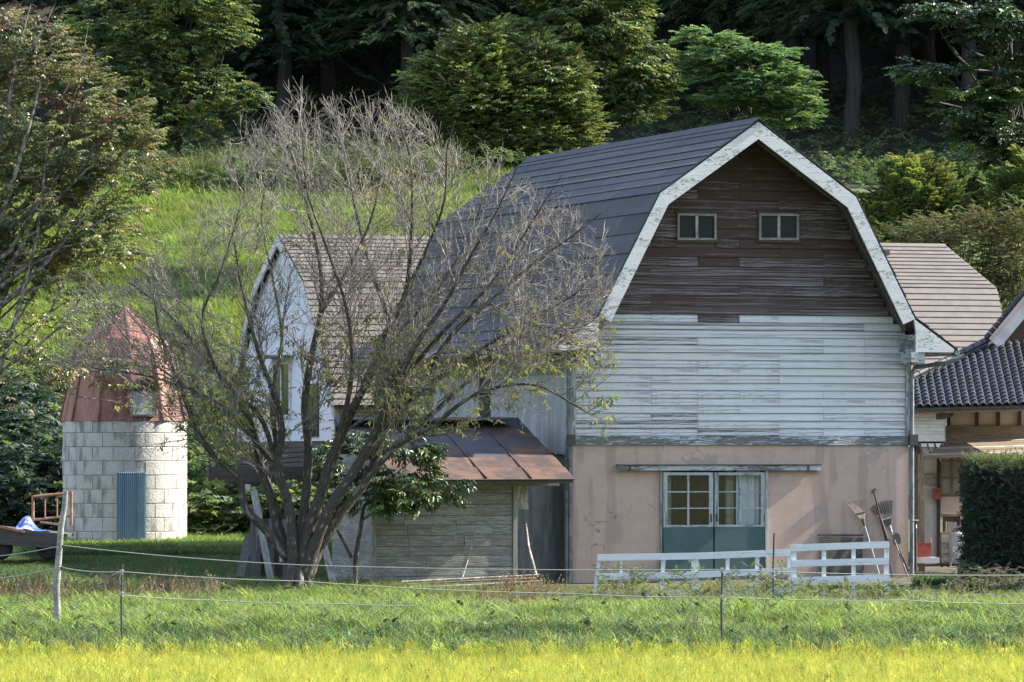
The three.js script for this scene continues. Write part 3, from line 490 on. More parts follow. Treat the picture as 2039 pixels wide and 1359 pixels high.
// ---------------------------------------------------------------- silo of concrete blocks with a red tin dome
{
  seed(5);
  const D = 114, ax = (248 - CX) / FPX * D, base = 0.53, rad = 1.41, n = 18, rows = 9, bh = 0.318;
  const silo = thing('silo', 'round concrete block silo with a faded red faceted tin roof', 'silo', [ax, base, -D]);
  const wedge = (r0, r1, a0, a1, h) => {                              // a block bent to the round, edges eased
    const ns = 5, q = (a, r, y) => [r * Math.sin(a), y, r * Math.cos(a)], pos = [], e = 0.010, A = (i) => lerp(a0, a1, i / ns);
    const ring = [[r0, 0], [r1 - e, 0], [r1, e], [r1, h - e], [r1 - e, h], [r0, h]];
    const face = (a, b, c, d) => pos.push(...a, ...b, ...c, ...a, ...c, ...d);
    for (let i = 0; i < ns; i++) for (let k = 0; k < 5; k++) face(q(A(i), ...ring[k]), q(A(i + 1), ...ring[k]), q(A(i + 1), ...ring[k + 1]), q(A(i), ...ring[k + 1]));
    for (const [a, s] of [[a0, 1], [a1, -1]]) for (let k = 1; k < 5; k++) { const t = [q(a, ...ring[0]), q(a, ...ring[k]), q(a, ...ring[k + 1])]; if (s < 0) t.reverse(); pos.push(...t.flat()); }
    const g = tris(pos), uv = g.attributes.uv, p = g.attributes.position; for (let i = 0; i < p.count; i++) uv.setXY(i, Math.atan2(p.getX(i), p.getZ(i)) * r1, p.getY(i)); return g;
  };
  const half = Math.PI / n, geos = [0, 1, 2, 3].map((k) => { const g = wedge(rad - 0.12, rad - 0.003 + k * 0.002, -half + 0.005, half - 0.005, bh - 0.012); const uv = g.attributes.uv; for (let i = 0; i < uv.count; i++) uv.setXY(i, uv.getX(i) + k * 0.37, uv.getY(i) + k * 0.23); return g; });
  for (let r = 0; r < rows; r++) for (let k = 0; k < n; k++) {
    const m = part(silo, 'block', geos[Math.floor(R() * 4)], M.block[clamp(Math.floor(R() * 3 + (r > 6 ? 0.8 : 0) + (r === 0 ? 0.6 : 0)), 0, 3)]);
    m.position.y = r * bh + 0.006; m.rotation.y = (k + (r % 2) * 0.5 + 0.18) * half * 2; const s = 1 + (R() - 0.5) * 0.006; m.scale.set(s, 1, s);
  }
  const core = new THREE.CylinderGeometry(rad - 0.012, rad - 0.012, rows * bh, 48, 1, false); core.translate(0, rows * bh / 2, 0); part(silo, 'mortar', core, M.mortar);
  part(silo, 'footing', new THREE.CylinderGeometry(rad + 0.05, rad + 0.08, 0.5, 40).translate(0, -0.25, 0), M.mortar);
  const roof = new THREE.Group(); roof.name = 'roof'; silo.add(roof);
  const y0 = rows * bh - 0.05, prof = [[1.47, y0], [1.12, y0 + 1.50], [0.93, y0 + 1.86], [0.10, y0 + 2.52]], nf = 12;
  const Pp = (k, [r, y], o = 0) => { const a = (k + 0.35) / nf * Math.PI * 2; return V((r + o) * Math.sin(a), y, (r + o) * Math.cos(a)); };
  for (let i = 0; i < 3; i++) for (let k = 0; k < nf; k++) {
    const a = Pp(k, prof[i]), b = Pp(k + 1, prof[i]), c = Pp(k + 1, prof[i + 1]), d = Pp(k, prof[i + 1]), nrm = b.clone().sub(a).cross(d.clone().sub(a)).normalize(), t = 0.012;
    const [A, B, Cc, Dd] = [a, b, c, d].map((v) => v.clone().addScaledVector(nrm, i * 0.004 + (k % 2) * 0.003)), [E, F, G, H] = [A, B, Cc, Dd].map((v) => v.clone().addScaledVector(nrm, -t));
    const q = (w, x, y, z) => [w, x, y, w, y, z].flatMap((v) => v.toArray()), g = tris([...q(A, B, Cc, Dd), ...q(F, E, H, G), ...q(E, F, B, A), ...q(Dd, Cc, G, H), ...q(E, A, Dd, H), ...q(B, F, G, Cc)]);
    const uv = g.attributes.uv, p = g.attributes.position; for (let j = 0; j < p.count; j++) { const pv = V(p.getX(j), p.getY(j), p.getZ(j)); uv.setXY(j, pv.clone().sub(A).dot(B.clone().sub(A).normalize()) + k * 0.43, pv.y + i); }
    part(roof, 'roof_panel', g, M.redRoof[(k * 5 + i) % 3]);
  }
  const seams = []; for (let i = 0; i < 3; i++) for (let k = 0; k < nf; k++) seams.push(bar(Pp(k, prof[i], 0.012), Pp(k, prof[i + 1], 0.012), 0.03, 0.035, V(Math.cos((k + 0.35) / nf * 6.283), 0, -Math.sin((k + 0.35) / nf * 6.283))));
  seams.forEach((g) => part(roof, 'seam', g, M.redRoof[1]));
  part(roof, 'finial', new THREE.CylinderGeometry(0.05, 0.13, 0.12, 12).translate(0, prof[3][1] + 0.04, 0), M.redRoof[0]);
  // little dormer with a sloped hood, its door half open
  const dm = new THREE.Group(); dm.name = 'dormer'; silo.add(dm); dm.position.set(0, y0, 0); dm.rotation.y = 0.36;
  part(dm, 'cheek', [poly([[0.9, 0.12], [1.46, 0.12], [1.46, 0.72], [0.9, 0.86]], 0.02).rotateY(-Math.PI / 2).translate(-0.30, 0, 0), poly([[0.9, 0.12], [1.46, 0.12], [1.46, 0.72], [0.9, 0.86]], 0.02).rotateY(-Math.PI / 2).translate(0.32, 0, 0)], M.redRoof[2]);
  part(dm, 'front', span(-0.30, 0.30, 0.10, 0.70, 1.42, 1.45), M.weather);
  part(dm, 'hatch', span(-0.24, 0.20, 0.14, 0.60, 1.452, 1.475), M.corr);
  part(dm, 'hood', [bar(V(-0.40, 0.70, 1.2), V(0.0, 0.98, 1.2), 0.75, 0.02, V(0, 0, 1)), bar(V(0.0, 0.98, 1.2), V(0.40, 0.70, 1.2), 0.75, 0.02, V(0, 0, 1))], M.rustDark);
  part(dm, 'hood_front', poly([[-0.36, 0.70], [0.36, 0.70], [0, 0.95]], 0.02, 1.50), M.dark);
  // blue corrugated sheet bent against the blocks
  const pos = [], uvp = [], n2 = 90, a0 = -0.045, a1 = 0.41, hh = 1.66;
  const cr = (i) => { const a = lerp(a0, a1, i / n2), r = rad + 0.05 + 0.02 * Math.sin(i / 6 * 2 * Math.PI); return [r * Math.sin(a), r * Math.cos(a)]; };
  for (const [b, t, o] of [[-0.1, 0.72, 0], [0.70, hh, 0.006]]) for (let i = 0; i < n2; i++) { const [xa, za] = cr(i), [xb, zb] = cr(i + 1); pos.push(xa, b, za + o, xb, b, zb + o, xb, t, zb + o, xa, b, za + o, xb, t, zb + o, xa, t, za + o); uvp.push(i * 0.01, b, i * 0.01 + 0.01, b, i * 0.01 + 0.01, t, i * 0.01, b, i * 0.01 + 0.01, t, i * 0.01, t); }
  const g = tris(pos); g.setAttribute('uv', new THREE.Float32BufferAttribute(uvp, 2)); g.translate(ax, base, -D);
  solo('corrugated_sheet', 'blue corrugated metal sheet standing against the silo blocks', 'metal sheet', g, M.blueSheet);
}

// ---------------------------------------------------------------- tiled farmhouse at the right edge
{
  seed(6);
  const D0 = 105, o = P(1900, 1130, D0), X = (px, D = D0) => (px - CX) / FPX * D - o.x, Y = (py, D = D0) => EYE + (HY - py) / FPX * D - o.y;
  const house = thing('farmhouse', 'old farmhouse with dark blue glazed tile roof and cream panels at right edge', 'house', o);
  const zw = -1.2, xR = X(2110);                                        // wall plane 1.2 m behind the eave
  part(house, 'wall', [span(X(1897), xR, 0, Y(800), zw - 0.15, zw), bar(V(X(1897) + 0.08, Y(800) / 2, zw - 0.16), V(X(1897) + 1.2, Y(800) / 2, zw - 5), Y(800), 0.12, UP)], M.cream);
  for (const px of [1899, 1956, 1999, 2042]) part(house, 'post', span(X(px) - 0.035, X(px) + 0.035, Y(850), Y(806), zw + 0.002, zw + 0.06, true), M.post);
  part(house, 'beam', span(X(1893), xR, Y(884), Y(848), zw + 0.004, zw + 0.08), M.tan);
  part(house, 'beam', span(X(1893), xR, Y(812), Y(803), zw + 0.004, zw + 0.05), M.post);
  // main roof: tile slope from the eave up to the foot of the little gable
  const eL = V(X(1700), Y(813, D0), 0.1), slopeRun = 2.7, rise = Y(688, 107.6) - Y(811, D0), tilt = 0.022;
  const roof = new THREE.Group(); roof.name = 'roof'; roof.position.set(eL.x, eL.y, eL.z); roof.rotation.z = tilt; house.add(roof);
  const sl = Math.atan2(rise, slopeRun), L = Math.hypot(rise, slopeRun), rowN = 18, tw = 0.165, te = L / rowN, hipRun = X(1975, 107.6) - eL.x;
  part(roof, 'decking', new THREE.BufferGeometry().copy(poly([[0, 0], [4.4, 0], [4.4, L], [hipRun, L]], 0.05)).applyMatrix4(new THREE.Matrix4().makeRotationX(-Math.PI / 2 + sl)).translate(0, -0.10, 0), M.dark);
  const tileG = [0, 1].map((k) => {
    const ns = 7, pos = [], prof = (u) => 0.045 * Math.sin(u * Math.PI * 2 - 0.9) * (u < 0.55 ? 0.5 : 1), q = (u, v, d) => [(u - 0.5) * (tw + 0.02), prof(u) + (v ? 0 : 0.028) + d, -v * (te + 0.05)];
    for (let i = 0; i < ns; i++) { const a = i / ns, b = (i + 1) / ns; for (const t of [[q(a, 0, 0), q(b, 0, 0), q(b, 1, 0), q(a, 1, 0)], [q(a, 0, -0.03), q(b, 0, -0.03), q(b, 0, 0), q(a, 0, 0)]]) pos.push(...t[0], ...t[1], ...t[2], ...t[0], ...t[2], ...t[3]); }
    const g = tris(pos), uv = g.attributes.uv, p = g.attributes.position; for (let i = 0; i < p.count; i++) uv.setXY(i, p.getX(i) + k * 0.4, p.getZ(i)); return g;
  });
  M.tile.forEach((m) => { m.side = THREE.DoubleSide; });
  const rot = new THREE.Matrix4().makeRotationX(sl);
  for (let r = 0; r < rowN; r++) for (let c = 0; c < 28; c++) {
    const x = (c + 0.5) * tw; if (x < hipRun * (r / rowN) - 0.06 || x > 4.3 || (x < 0.98 && r < 10)) continue;
    const t = part(roof, 'roof_tile', tileG[c % 2], M.tile[Math.floor(R() * 3)]); t.position.copy(V(x, 0.012, -r * te).applyMatrix4(rot)); t.rotation.x = sl + (R() - 0.5) * 0.03; t.rotation.z = (R() - 0.5) * 0.02;
  }
  // hip ridge tiles and the gable barge
  const hipA = V(0.0, 0.05, 0), hipB = V(hipRun, rise + 0.1, -slopeRun);
  for (let k = 0; k < 15; k++) { const a = hipA.clone().lerp(hipB, k / 15), b = hipA.clone().lerp(hipB, (k + 0.97) / 15); part(roof, 'ridge_tile', [rod([a, b], 0.075, 8, 0.065), bar(a.clone().add(V(0, -0.075, 0)), b.clone().add(V(0, -0.075, 0)), 0.16, 0.05, V(0, 0, 1).cross(V(1, 0, 0)).cross(b.clone().sub(a)).lengthSq() ? V(0.6, 0, 0.8) : UP)], M.tile[k % 3]); }
  const gz = -slopeRun + 0.1, gA = V(X(1968, 107.6) - eL.x, Y(692, 107.6) - eL.y, gz), gB = V(X(2110, 107.6) - eL.x, Y(528, 107.6) - eL.y, gz);
  part(roof, 'barge_board', [bar(gA.clone().add(V(0.17, -0.02, 0.06)), gB.clone().add(V(0.17, -0.02, 0.06)), 0.24, 0.05, V(0.76, -0.65, 0))], M.palewall);
  part(roof, 'barge_cap', bar(gA.clone().add(V(0.06, 0.09, 0.05)), gB.clone().add(V(0.06, 0.09, 0.05)), 0.07, 0.12, V(0.76, -0.65, 0)), M.cream);
  for (let k = 0; k < 16; k++) { const a = gA.clone().lerp(gB, k / 16).add(V(-0.02, 0.13, 0)), b = gA.clone().lerp(gB, (k + 0.9) / 16).add(V(-0.02, 0.13, 0)); part(roof, 'verge_tile', rod([a, b], 0.07, 7, 0.055), M.tile[k % 3]); }
  part(roof, 'gable_wall', poly([[gA.x + 0.2, gA.y - 0.1], [gB.x, gA.y - 0.1], [gB.x, gB.y - 0.1]], 0.05, gz - 0.5), M.post);
  part(roof, 'back_slope', tris([hipA.x, hipA.y - 0.1, 0, hipB.x, hipB.y - 0.1, hipB.z, hipA.x + 2.6, hipA.y - 0.1, -7, hipB.x, hipB.y - 0.1, hipB.z, gB.x, gB.y, gz, hipA.x + 2.6, hipA.y - 0.1, -7, gB.x, gB.y, gz, gB.x + 1.6, gB.y, -7, hipA.x + 2.6, hipA.y - 0.1, -7]), std({ color: C(0.05, 0.05, 0.07), side: THREE.DoubleSide }));
  // rafter ends and fascia at the eave
  part(roof, 'fascia', span(0.9, 4.4, -0.14, -0.085, -0.06, -0.02), M.tan);
  for (let k = 0; k < 14; k++) part(roof, 'rafter', bar(V(1.05 + k * 0.235, -0.13, -0.02), V(1.05 + k * 0.235, 0.42, -1.3), 0.05, 0.06, V(1, 0, 0)), M.tan);
  part(roof, 'corner_beam', bar(V(1.8, -0.2, -0.1), V(2.1, -0.12, -1.2), 0.16, 0.16, UP), M.post);
  // pent roof of thin boards over the window
  const pr = new THREE.Group(); pr.name = 'pent_roof'; house.add(pr); pr.position.set(X(1832), Y(911), 0.1); pr.rotation.z = 0.03;
  for (let k = 0; k < 8; k++) part(pr, 'roof_board', bar(V(0.04 + k * 0.09, k * 0.043 + (k % 2) * 0.004, -k * 0.155), V(3.2, k * 0.043, -k * 0.155), 0.17, 0.016, V(0, 0.24, -0.97)), [M.tan, M.weather, M.tan][k % 3]);
  for (let k = 0; k < 20; k++) part(pr, 'rafter', bar(V(0.1 + k * 0.155, -0.045, 0.0), V(0.1 + k * 0.155, 0.26, -1.15), 0.03, 0.04, V(1, 0, 0)), M.weather);
  part(pr, 'fascia', span(0.02, 3.2, -0.03, -0.005, 0.01, 0.03), M.tan);
  // entrance corner: planks, pale wall, post, window
  for (let k = 0; k < 5; k++) part(house, 'plank', span(X(1828 + k * 3.4), X(1831.2 + k * 3.4), 0, Y(880), zw - 0.12, zw - 0.06 + (k % 2) * 0.01, true), k < 2 ? M.post : M.tan);
  part(house, 'pale_wall', span(X(1845), X(1877), 0, Y(912), zw - 0.1, zw - 0.03), M.palewall);
  part(house, 'notice_board', span(X(1848), X(1874), Y(968), Y(943), zw - 0.029, zw), M.weather);
  part(house, 'corner_post', span(X(1876), X(1882), 0, Y(905), zw - 0.03, zw + 0.08, true), M.post);
  const w = new THREE.Group(); w.name = 'window'; house.add(w); const wx = [X(1884), X(1906), X(1928), X(1950)], y0 = Y(985), y1 = Y(920);
  part(w, 'frame', [span(wx[0], wx[3], y1, y1 + 0.07, zw + 0.002, zw + 0.07), span(wx[0], wx[3], y0 - 0.05, y0, zw + 0.002, zw + 0.07), ...wx.map((x) => span(x - 0.018, x + 0.018, y0, y1, zw + 0.002, zw + 0.06, true)), span(wx[0], wx[3], Y(953) - 0.012, Y(953) + 0.012, zw + 0.003, zw + 0.05)], M.tan);
  for (let k = 0; k < 3; k++) part(w, 'pane', span(wx[k] + 0.018, wx[k + 1] - 0.018, y0, y1, zw + 0.012, zw + 0.018), std({ color: C(0.30, 0.27, 0.235), roughness: 0.25 }));
  part(house, 'wall_panel', span(X(1883), X(1960), Y(1024), Y(988), zw + 0.002, zw + 0.03), M.cream);
}

// ---------------------------------------------------------------- small things in the yard between barn and house
{
  seed(7);
  const D = 103.6, g = (px, dd = D) => pxGround(px, dd);
  const cyl = thing('gas_cylinder', 'grey gas cylinder with rounded top standing by the farmhouse wall', 'gas cylinder', P(1908, 1124, 103.2));
  const lathe = (pts, n = 28) => new THREE.LatheGeometry(pts.map(([r, y]) => new THREE.Vector2(r, y)), n);
  part(cyl, 'body', lathe([[0.0, 0], [0.17, 0], [0.185, 0.03], [0.185, 0.50], [0.18, 0.56], [0.155, 0.62], [0.10, 0.66], [0, 0.67]]), std({ map: speckTex([0.22, 0.22, 0.225], [0.30, 0.30, 0.30], 5, 5, 311, 0.3, 0.7, 0.5, 0.5), roughness: 0.5, metalness: 0.2 }));
  part(cyl, 'collar', new THREE.TorusGeometry(0.085, 0.012, 8, 24, 5).rotateX(Math.PI / 2).translate(0, 0.73, 0), M.darkmetal);
  part(cyl, 'valve', [new THREE.CylinderGeometry(0.025, 0.03, 0.1, 10).translate(0, 0.71, 0), new THREE.CylinderGeometry(0.035, 0.035, 0.02, 10).translate(0, 0.77, 0)], M.metal);
  part(cyl, 'foot_ring', new THREE.CylinderGeometry(0.15, 0.15, 0.04, 24).translate(0, -0.015, 0), M.darkmetal);
  const box2 = thing('metal_box', 'narrow tan metal cabinet beside the grey gas cylinder', 'cabinet', P(1882, 1124, 103.5));
  part(box2, 'body', span(-0.09, 0.09, 0, 0.66, -0.12, 0.1, true), M.tan); part(box2, 'door', span(-0.075, 0.075, 0.04, 0.62, 0.1, 0.115), M.weather); part(box2, 'foot', [span(-0.08, -0.04, -0.06, 0, -0.1, 0.08), span(0.04, 0.08, -0.06, 0, -0.1, 0.08)], M.darkmetal);
  const reel = thing('hose_reel', 'small pale steel hand reel on a low frame in front of gas cylinder', 'hose reel', P(1908, 1131, 102.4));
  const ring = new THREE.TorusGeometry(0.125, 0.010, 8, 28); ring.translate(0.03, 0.38, 0); part(reel, 'wheel', ring, M.corr);
  const spokes = []; for (let k = 0; k < 5; k++) { const a = k * 1.2566 + 0.4; spokes.push(rod([V(0.03, 0.38, 0), V(0.03 + 0.12 * Math.cos(a), 0.38 + 0.12 * Math.sin(a), 0)], 0.008, 5)); } part(reel, 'spoke', spokes, M.corr);
  part(reel, 'frame', [rod([V(-0.16, 0.01, 0.04), V(-0.10, 0.20, 0), V(0.10, 0.20, 0), V(0.14, 0.01, 0.04)], 0.013, 6), rod([V(-0.18, 0.012, 0.04), V(0.16, 0.012, 0.04)], 0.014, 6), rod([V(0.0, 0.2, 0), V(0.03, 0.38, 0)], 0.012, 6)], M.corr);
  part(reel, 'crank', rod([V(0.03, 0.38, 0.02), V(-0.09, 0.30, 0.03), V(-0.09, 0.30, 0.08)], 0.009, 5), M.darkmetal);
  const tb = thing('side_table', 'small brown table with carved apron standing by the house post', 'table', P(1895, 1118, 104.0));
  part(tb, 'top', span(-0.2, 0.2, 0.93, 0.99, -0.18, 0.2), M.tan); part(tb, 'apron', span(-0.17, 0.17, 0.82, 0.928, -0.1, 0.16), M.post);
  for (const [x, z] of [[-0.15, 0.13], [0.15, 0.13], [-0.15, -0.1], [0.15, -0.1]]) part(tb, 'leg', span(x - 0.02, x + 0.02, -0.1, 0.818, z - 0.02, z + 0.02, true), M.post);
  const red = std({ map: speckTex([0.26, 0.05, 0.032], [0.38, 0.085, 0.055], 6, 6, 315, 0.3, 0.7, 0.8, 0.8), roughness: 0.6 });
  const cr = thing('red_crate', 'red plastic crate with an arched handle on the pale slab', 'crate', P(1838, 1110, 103.4));
  part(cr, 'wall', [span(-0.16, 0.16, 0, 0.27, 0.10, 0.12), span(-0.16, 0.16, 0, 0.27, -0.12, -0.10), span(-0.16, -0.14, 0, 0.27, -0.099, 0.099), span(0.14, 0.16, 0, 0.27, -0.099, 0.099)], red);
  part(cr, 'base', span(-0.14, 0.14, 0.004, 0.02, -0.1, 0.1), red); part(cr, 'rim', [span(-0.175, 0.175, 0.272, 0.295, 0.095, 0.135), span(-0.175, 0.175, 0.272, 0.295, -0.135, -0.095)], red);
  part(cr, 'handle', rod([V(0.16, 0.28, -0.08), V(0.16, 0.36, -0.05), V(0.16, 0.38, 0), V(0.16, 0.36, 0.05), V(0.16, 0.28, 0.08)], 0.012, 6), red);
  const slab = uvm(new THREE.BoxGeometry(0.5, 0.12, 0.5, 4, 1, 4)); { const p = slab.attributes.position; for (let i = 0; i < p.count; i++) { p.setX(i, p.getX(i) * (1 + 0.06 * Math.sin(p.getZ(i) * 9))); if (p.getY(i) > 0) p.setY(i, p.getY(i) + 0.008 * Math.sin(p.getX(i) * 20 + p.getZ(i) * 13)); } slab.computeVertexNormals(); }
  const sp = P(1844, 1116, 103.3); slab.translate(sp.x, sp.y, sp.z); solo('stone_slab', 'pale stone step under the red crate', 'stone slab', slab, M.palewall);
  const mb = thing('mailbox', 'small red box fixed on the pale wall beside the house post', 'mailbox', P(1866, 984, 106.13));
  part(mb, 'body', span(-0.09, 0.09, -0.12, 0.1, 0, 0.11), red); part(mb, 'lid', span(-0.105, 0.105, 0.102, 0.125, 0, 0.13), red); part(mb, 'slot', span(-0.06, 0.06, 0.04, 0.055, 0.111, 0.114), M.darkmetal);
  // loose timber standing in the gap beside the barn corner
  for (const [px, top, w, m, lab] of [[1822, 900, 0.12, M.dark, 'dark plank standing upright behind the barn downpipe'], [1836, 905, 0.13, M.tan, 'brown plank standing upright beside the pale house wall']]) {
    const b = g(px, 103.8), t = P(px - 2, top, 104.1); solo('standing_plank', lab, 'plank', bar(b, t, w, 0.03, V(1, 0, 0)), m);
  }
  const tp = thing('standpipe', 'short dark pipe with a tap beside the barn downpipe', 'standpipe', P(1824, 1128, 102.0));
  part(tp, 'pipe', rod([V(0, -0.1, 0), V(0, 0.92, 0)], 0.03, 8), M.darkmetal); part(tp, 'tap', rod([V(-0.07, 0.92, 0), V(0.06, 0.92, 0)], 0.02, 8), M.corr); part(tp, 'spout', rod([V(0.0, 0.84, 0.02), V(0.0, 0.82, 0.1), V(0.0, 0.76, 0.12)], 0.014, 7), M.metal);
}

// ---------------------------------------------------------------- rakes and boards leaning on the barn front
const onWall = (px, py, z) => { const [w, h] = fac(px, py); return V(w, h, z).applyAxisAngle(UP, TH).add(B0); };   // z metres in front of the facade
{
  seed(8);
  const nrm = V(ST, 0, CT);
  const rake = (name, label, hubPx, hubPy, footPx, footPy, fan, tines, tip, mats, curved) => {
    const hub = onWall(hubPx, hubPy, 0.13), foot = onWall(footPx, footPy, 0.42), r = thing(name, label, 'rake', foot), L = (v) => v.clone().sub(foot);
    const ax = hub.clone().sub(foot).normalize(), side = ax.clone().cross(nrm).normalize(), list = [];
    part(r, 'handle', rod([L(foot), L(foot.clone().lerp(hub, 0.5)), L(hub)], [0.018, 0.018, 0.015], 7), mats[0]);
    for (let k = 0; k < tines; k++) {
      const u = (k / (tines - 1) - 0.5) * 2, a = u * fan, d = ax.clone().multiplyScalar(Math.cos(a)).addScaledVector(side, Math.sin(a)), o = hub.clone().addScaledVector(side, u * 0.03);
      const p = [o, o.clone().addScaledVector(d, tip * 0.6), o.clone().addScaledVector(d, tip * 0.9).addScaledVector(nrm, -0.01), o.clone().addScaledVector(d, tip * 0.97).addScaledVector(curved ? side : nrm, curved ? 0.02 : -0.05)];
      part(r, 'tine', rod(p.map(L), curved ? 0.009 : 0.0042, 5), mats[1]);
    }
    const bandAt = tip * 0.33, hw = Math.sin(fan) * bandAt + 0.03;
    part(r, 'cross_bar', bar(L(hub.clone().addScaledVector(ax, bandAt).addScaledVector(side, -hw)), L(hub.clone().addScaledVector(ax, bandAt).addScaledVector(side, hw)), 0.025, 0.03, UP), mats[2]);
    part(r, 'socket', rod([L(hub.clone().addScaledVector(ax, -0.12)), L(hub.clone().addScaledVector(ax, 0.03))], 0.027, 8, 0.04), mats[2]);
    return r;
  };
  const bam = std({ map: speckTex([0.33, 0.25, 0.19], [0.46, 0.37, 0.29], 3, 8, 321, 0.3, 0.7, 0.5, 1), roughness: 0.8 });
  rake('bamboo_rake', 'pale bamboo fan rake leaning upside down on the pink wall', 1714, 1036, 1737, 1150, 0.46, 13, 0.46, [std({ color: C(0.30, 0.38, 0.40), roughness: 0.7 }), bam, M.dark]);
  rake('leaf_rake', 'dark broad leaf rake with curved tines leaning on the pink wall', 1767, 1050, 1799, 1166, 0.42, 11, 0.56, [M.weather, M.darkmetal, M.weather], true);
  const fork = thing('garden_fork', 'dark long handled tool leaning left of the dark leaf rake', 'garden tool', onWall(1760, 1100, 0.3)), fo = onWall(1760, 1100, 0.3), Lf = (px, py, z) => onWall(px, py, z).sub(fo);
  part(fork, 'handle', rod([Lf(1764, 1150, 0.36), Lf(1756, 1076, 0.22), Lf(1738, 976, 0.05)], 0.018, 7), M.post); part(fork, 'grip', rod([Lf(1735, 980, 0.05), Lf(1742, 974, 0.05)], 0.024, 7), M.darkmetal);
  part(fork, 'prong', [rod([Lf(1757, 1080, 0.22), Lf(1752, 1042, 0.16), Lf(1745, 1022, 0.12)], 0.016, 6), rod([Lf(1748, 1030, 0.14), Lf(1760, 1078, 0.25)], 0.02, 6)], M.darkmetal);
  const sh = onWall(1783, 1100, 0.3); const shovel = thing('shovel', 'dark shovel standing blade up behind the leaf rake handle', 'shovel', sh), Ls = (px, py, z) => onWall(px, py, z).sub(sh);
  part(shovel, 'handle', rod([Ls(1800, 1150, 0.34), Ls(1781, 1086, 0.2)], 0.017, 7), M.darkmetal);
  const blade = poly([[-0.07, 0], [0.07, 0], [0.085, 0.10], [0.07, 0.2], [0, 0.235], [-0.07, 0.2], [-0.085, 0.10]], 0.012); blade.rotateY(TH).rotateZ(0.16); const bl = Ls(1780, 1084, 0.2); blade.translate(bl.x, bl.y, bl.z); part(shovel, 'blade', blade, M.darkmetal);
  const bb = onWall(1670, 1160, 0.16); const bd = thing('leaning_shutter', 'grey wooden panel leaning on the pink wall behind white rail fence', 'panel', bb, TH);
  for (let k = 0; k < 4; k++) part(bd, 'plank', box(0.92, 0.215, 0.025, 0.0 + (k % 2) * 0.02, 0.12 + k * 0.226, 0.02 - k * 0.014, -0.06, 0, -0.01), M.dark);
  part(bd, 'batten', [bar(V(-0.38, 0.02, 0.015), V(-0.38, 0.9, -0.045), 0.07, 0.02, V(1, 0, 0)), bar(V(0.38, 0.02, 0.015), V(0.38, 0.9, -0.045), 0.07, 0.02, V(1, 0, 0))], M.dark);
  part(bd, 'top_edge', box(0.98, 0.035, 0.05, 0.0, 0.955, -0.05, 0, 0, -0.01), M.post);
}

// ---------------------------------------------------------------- white rail fence, two sections
{
  seed(9);
  const sec = (label, D, posts, rails, ref) => {
    const o = pxGround(ref, D), f = thing('rail_fence', label, 'fence', o, 0, 'white rail fence sections'), L = (px, py, z = 0) => P(px, py, D + z).sub(o);
    for (const [p0, y0, p1, y1, w] of posts) part(f, 'post', bar(L(p0, y0), L(p1, y1), w ?? 0.085, 0.085, V(1, 0, 0)), M.railw);
    for (const pts of rails) for (let i = 1; i < pts.length; i++) part(f, 'rail', bar(L(...pts[i - 1], -0.07 - 0.002 * i), L(...pts[i], -0.07 - 0.002 * i), pts.w ?? 0.125, 0.03, UP), M.railw);
    return f;
  };
  sec('long white rail fence section in front of the green sliding doors', 95.2,
    [[1183, 1192, 1193, 1112, 0.06], [1237, 1192, 1237, 1112, 0.05], [1316, 1194, 1322, 1108, 0.075], [1384, 1194, 1384, 1106, 0.13], [1449, 1192, 1449, 1104, 0.07], [1508, 1190, 1508, 1100, 0.08], [1574, 1192, 1574, 1098, 0.12]],
    [[[1190, 1111], [1386, 1108], [1574, 1101]], [[1190, 1149], [1386, 1145], [1576, 1137]], [[1188, 1186], [1386, 1181], [1576, 1177]]], 1380);
  sec('short white rail fence section in front of the leaning rakes', 94.9,
    [[1581, 1190, 1580, 1088, 0.11], [1641, 1188, 1641, 1086, 0.08], [1700, 1190, 1700, 1084, 0.075], [1765, 1186, 1766, 1082, 0.09]],
    [[[1574, 1092], [1770, 1085]], [[1576, 1123], [1771, 1118]], [[1577, 1157], [1772, 1151]]], 1670);
}

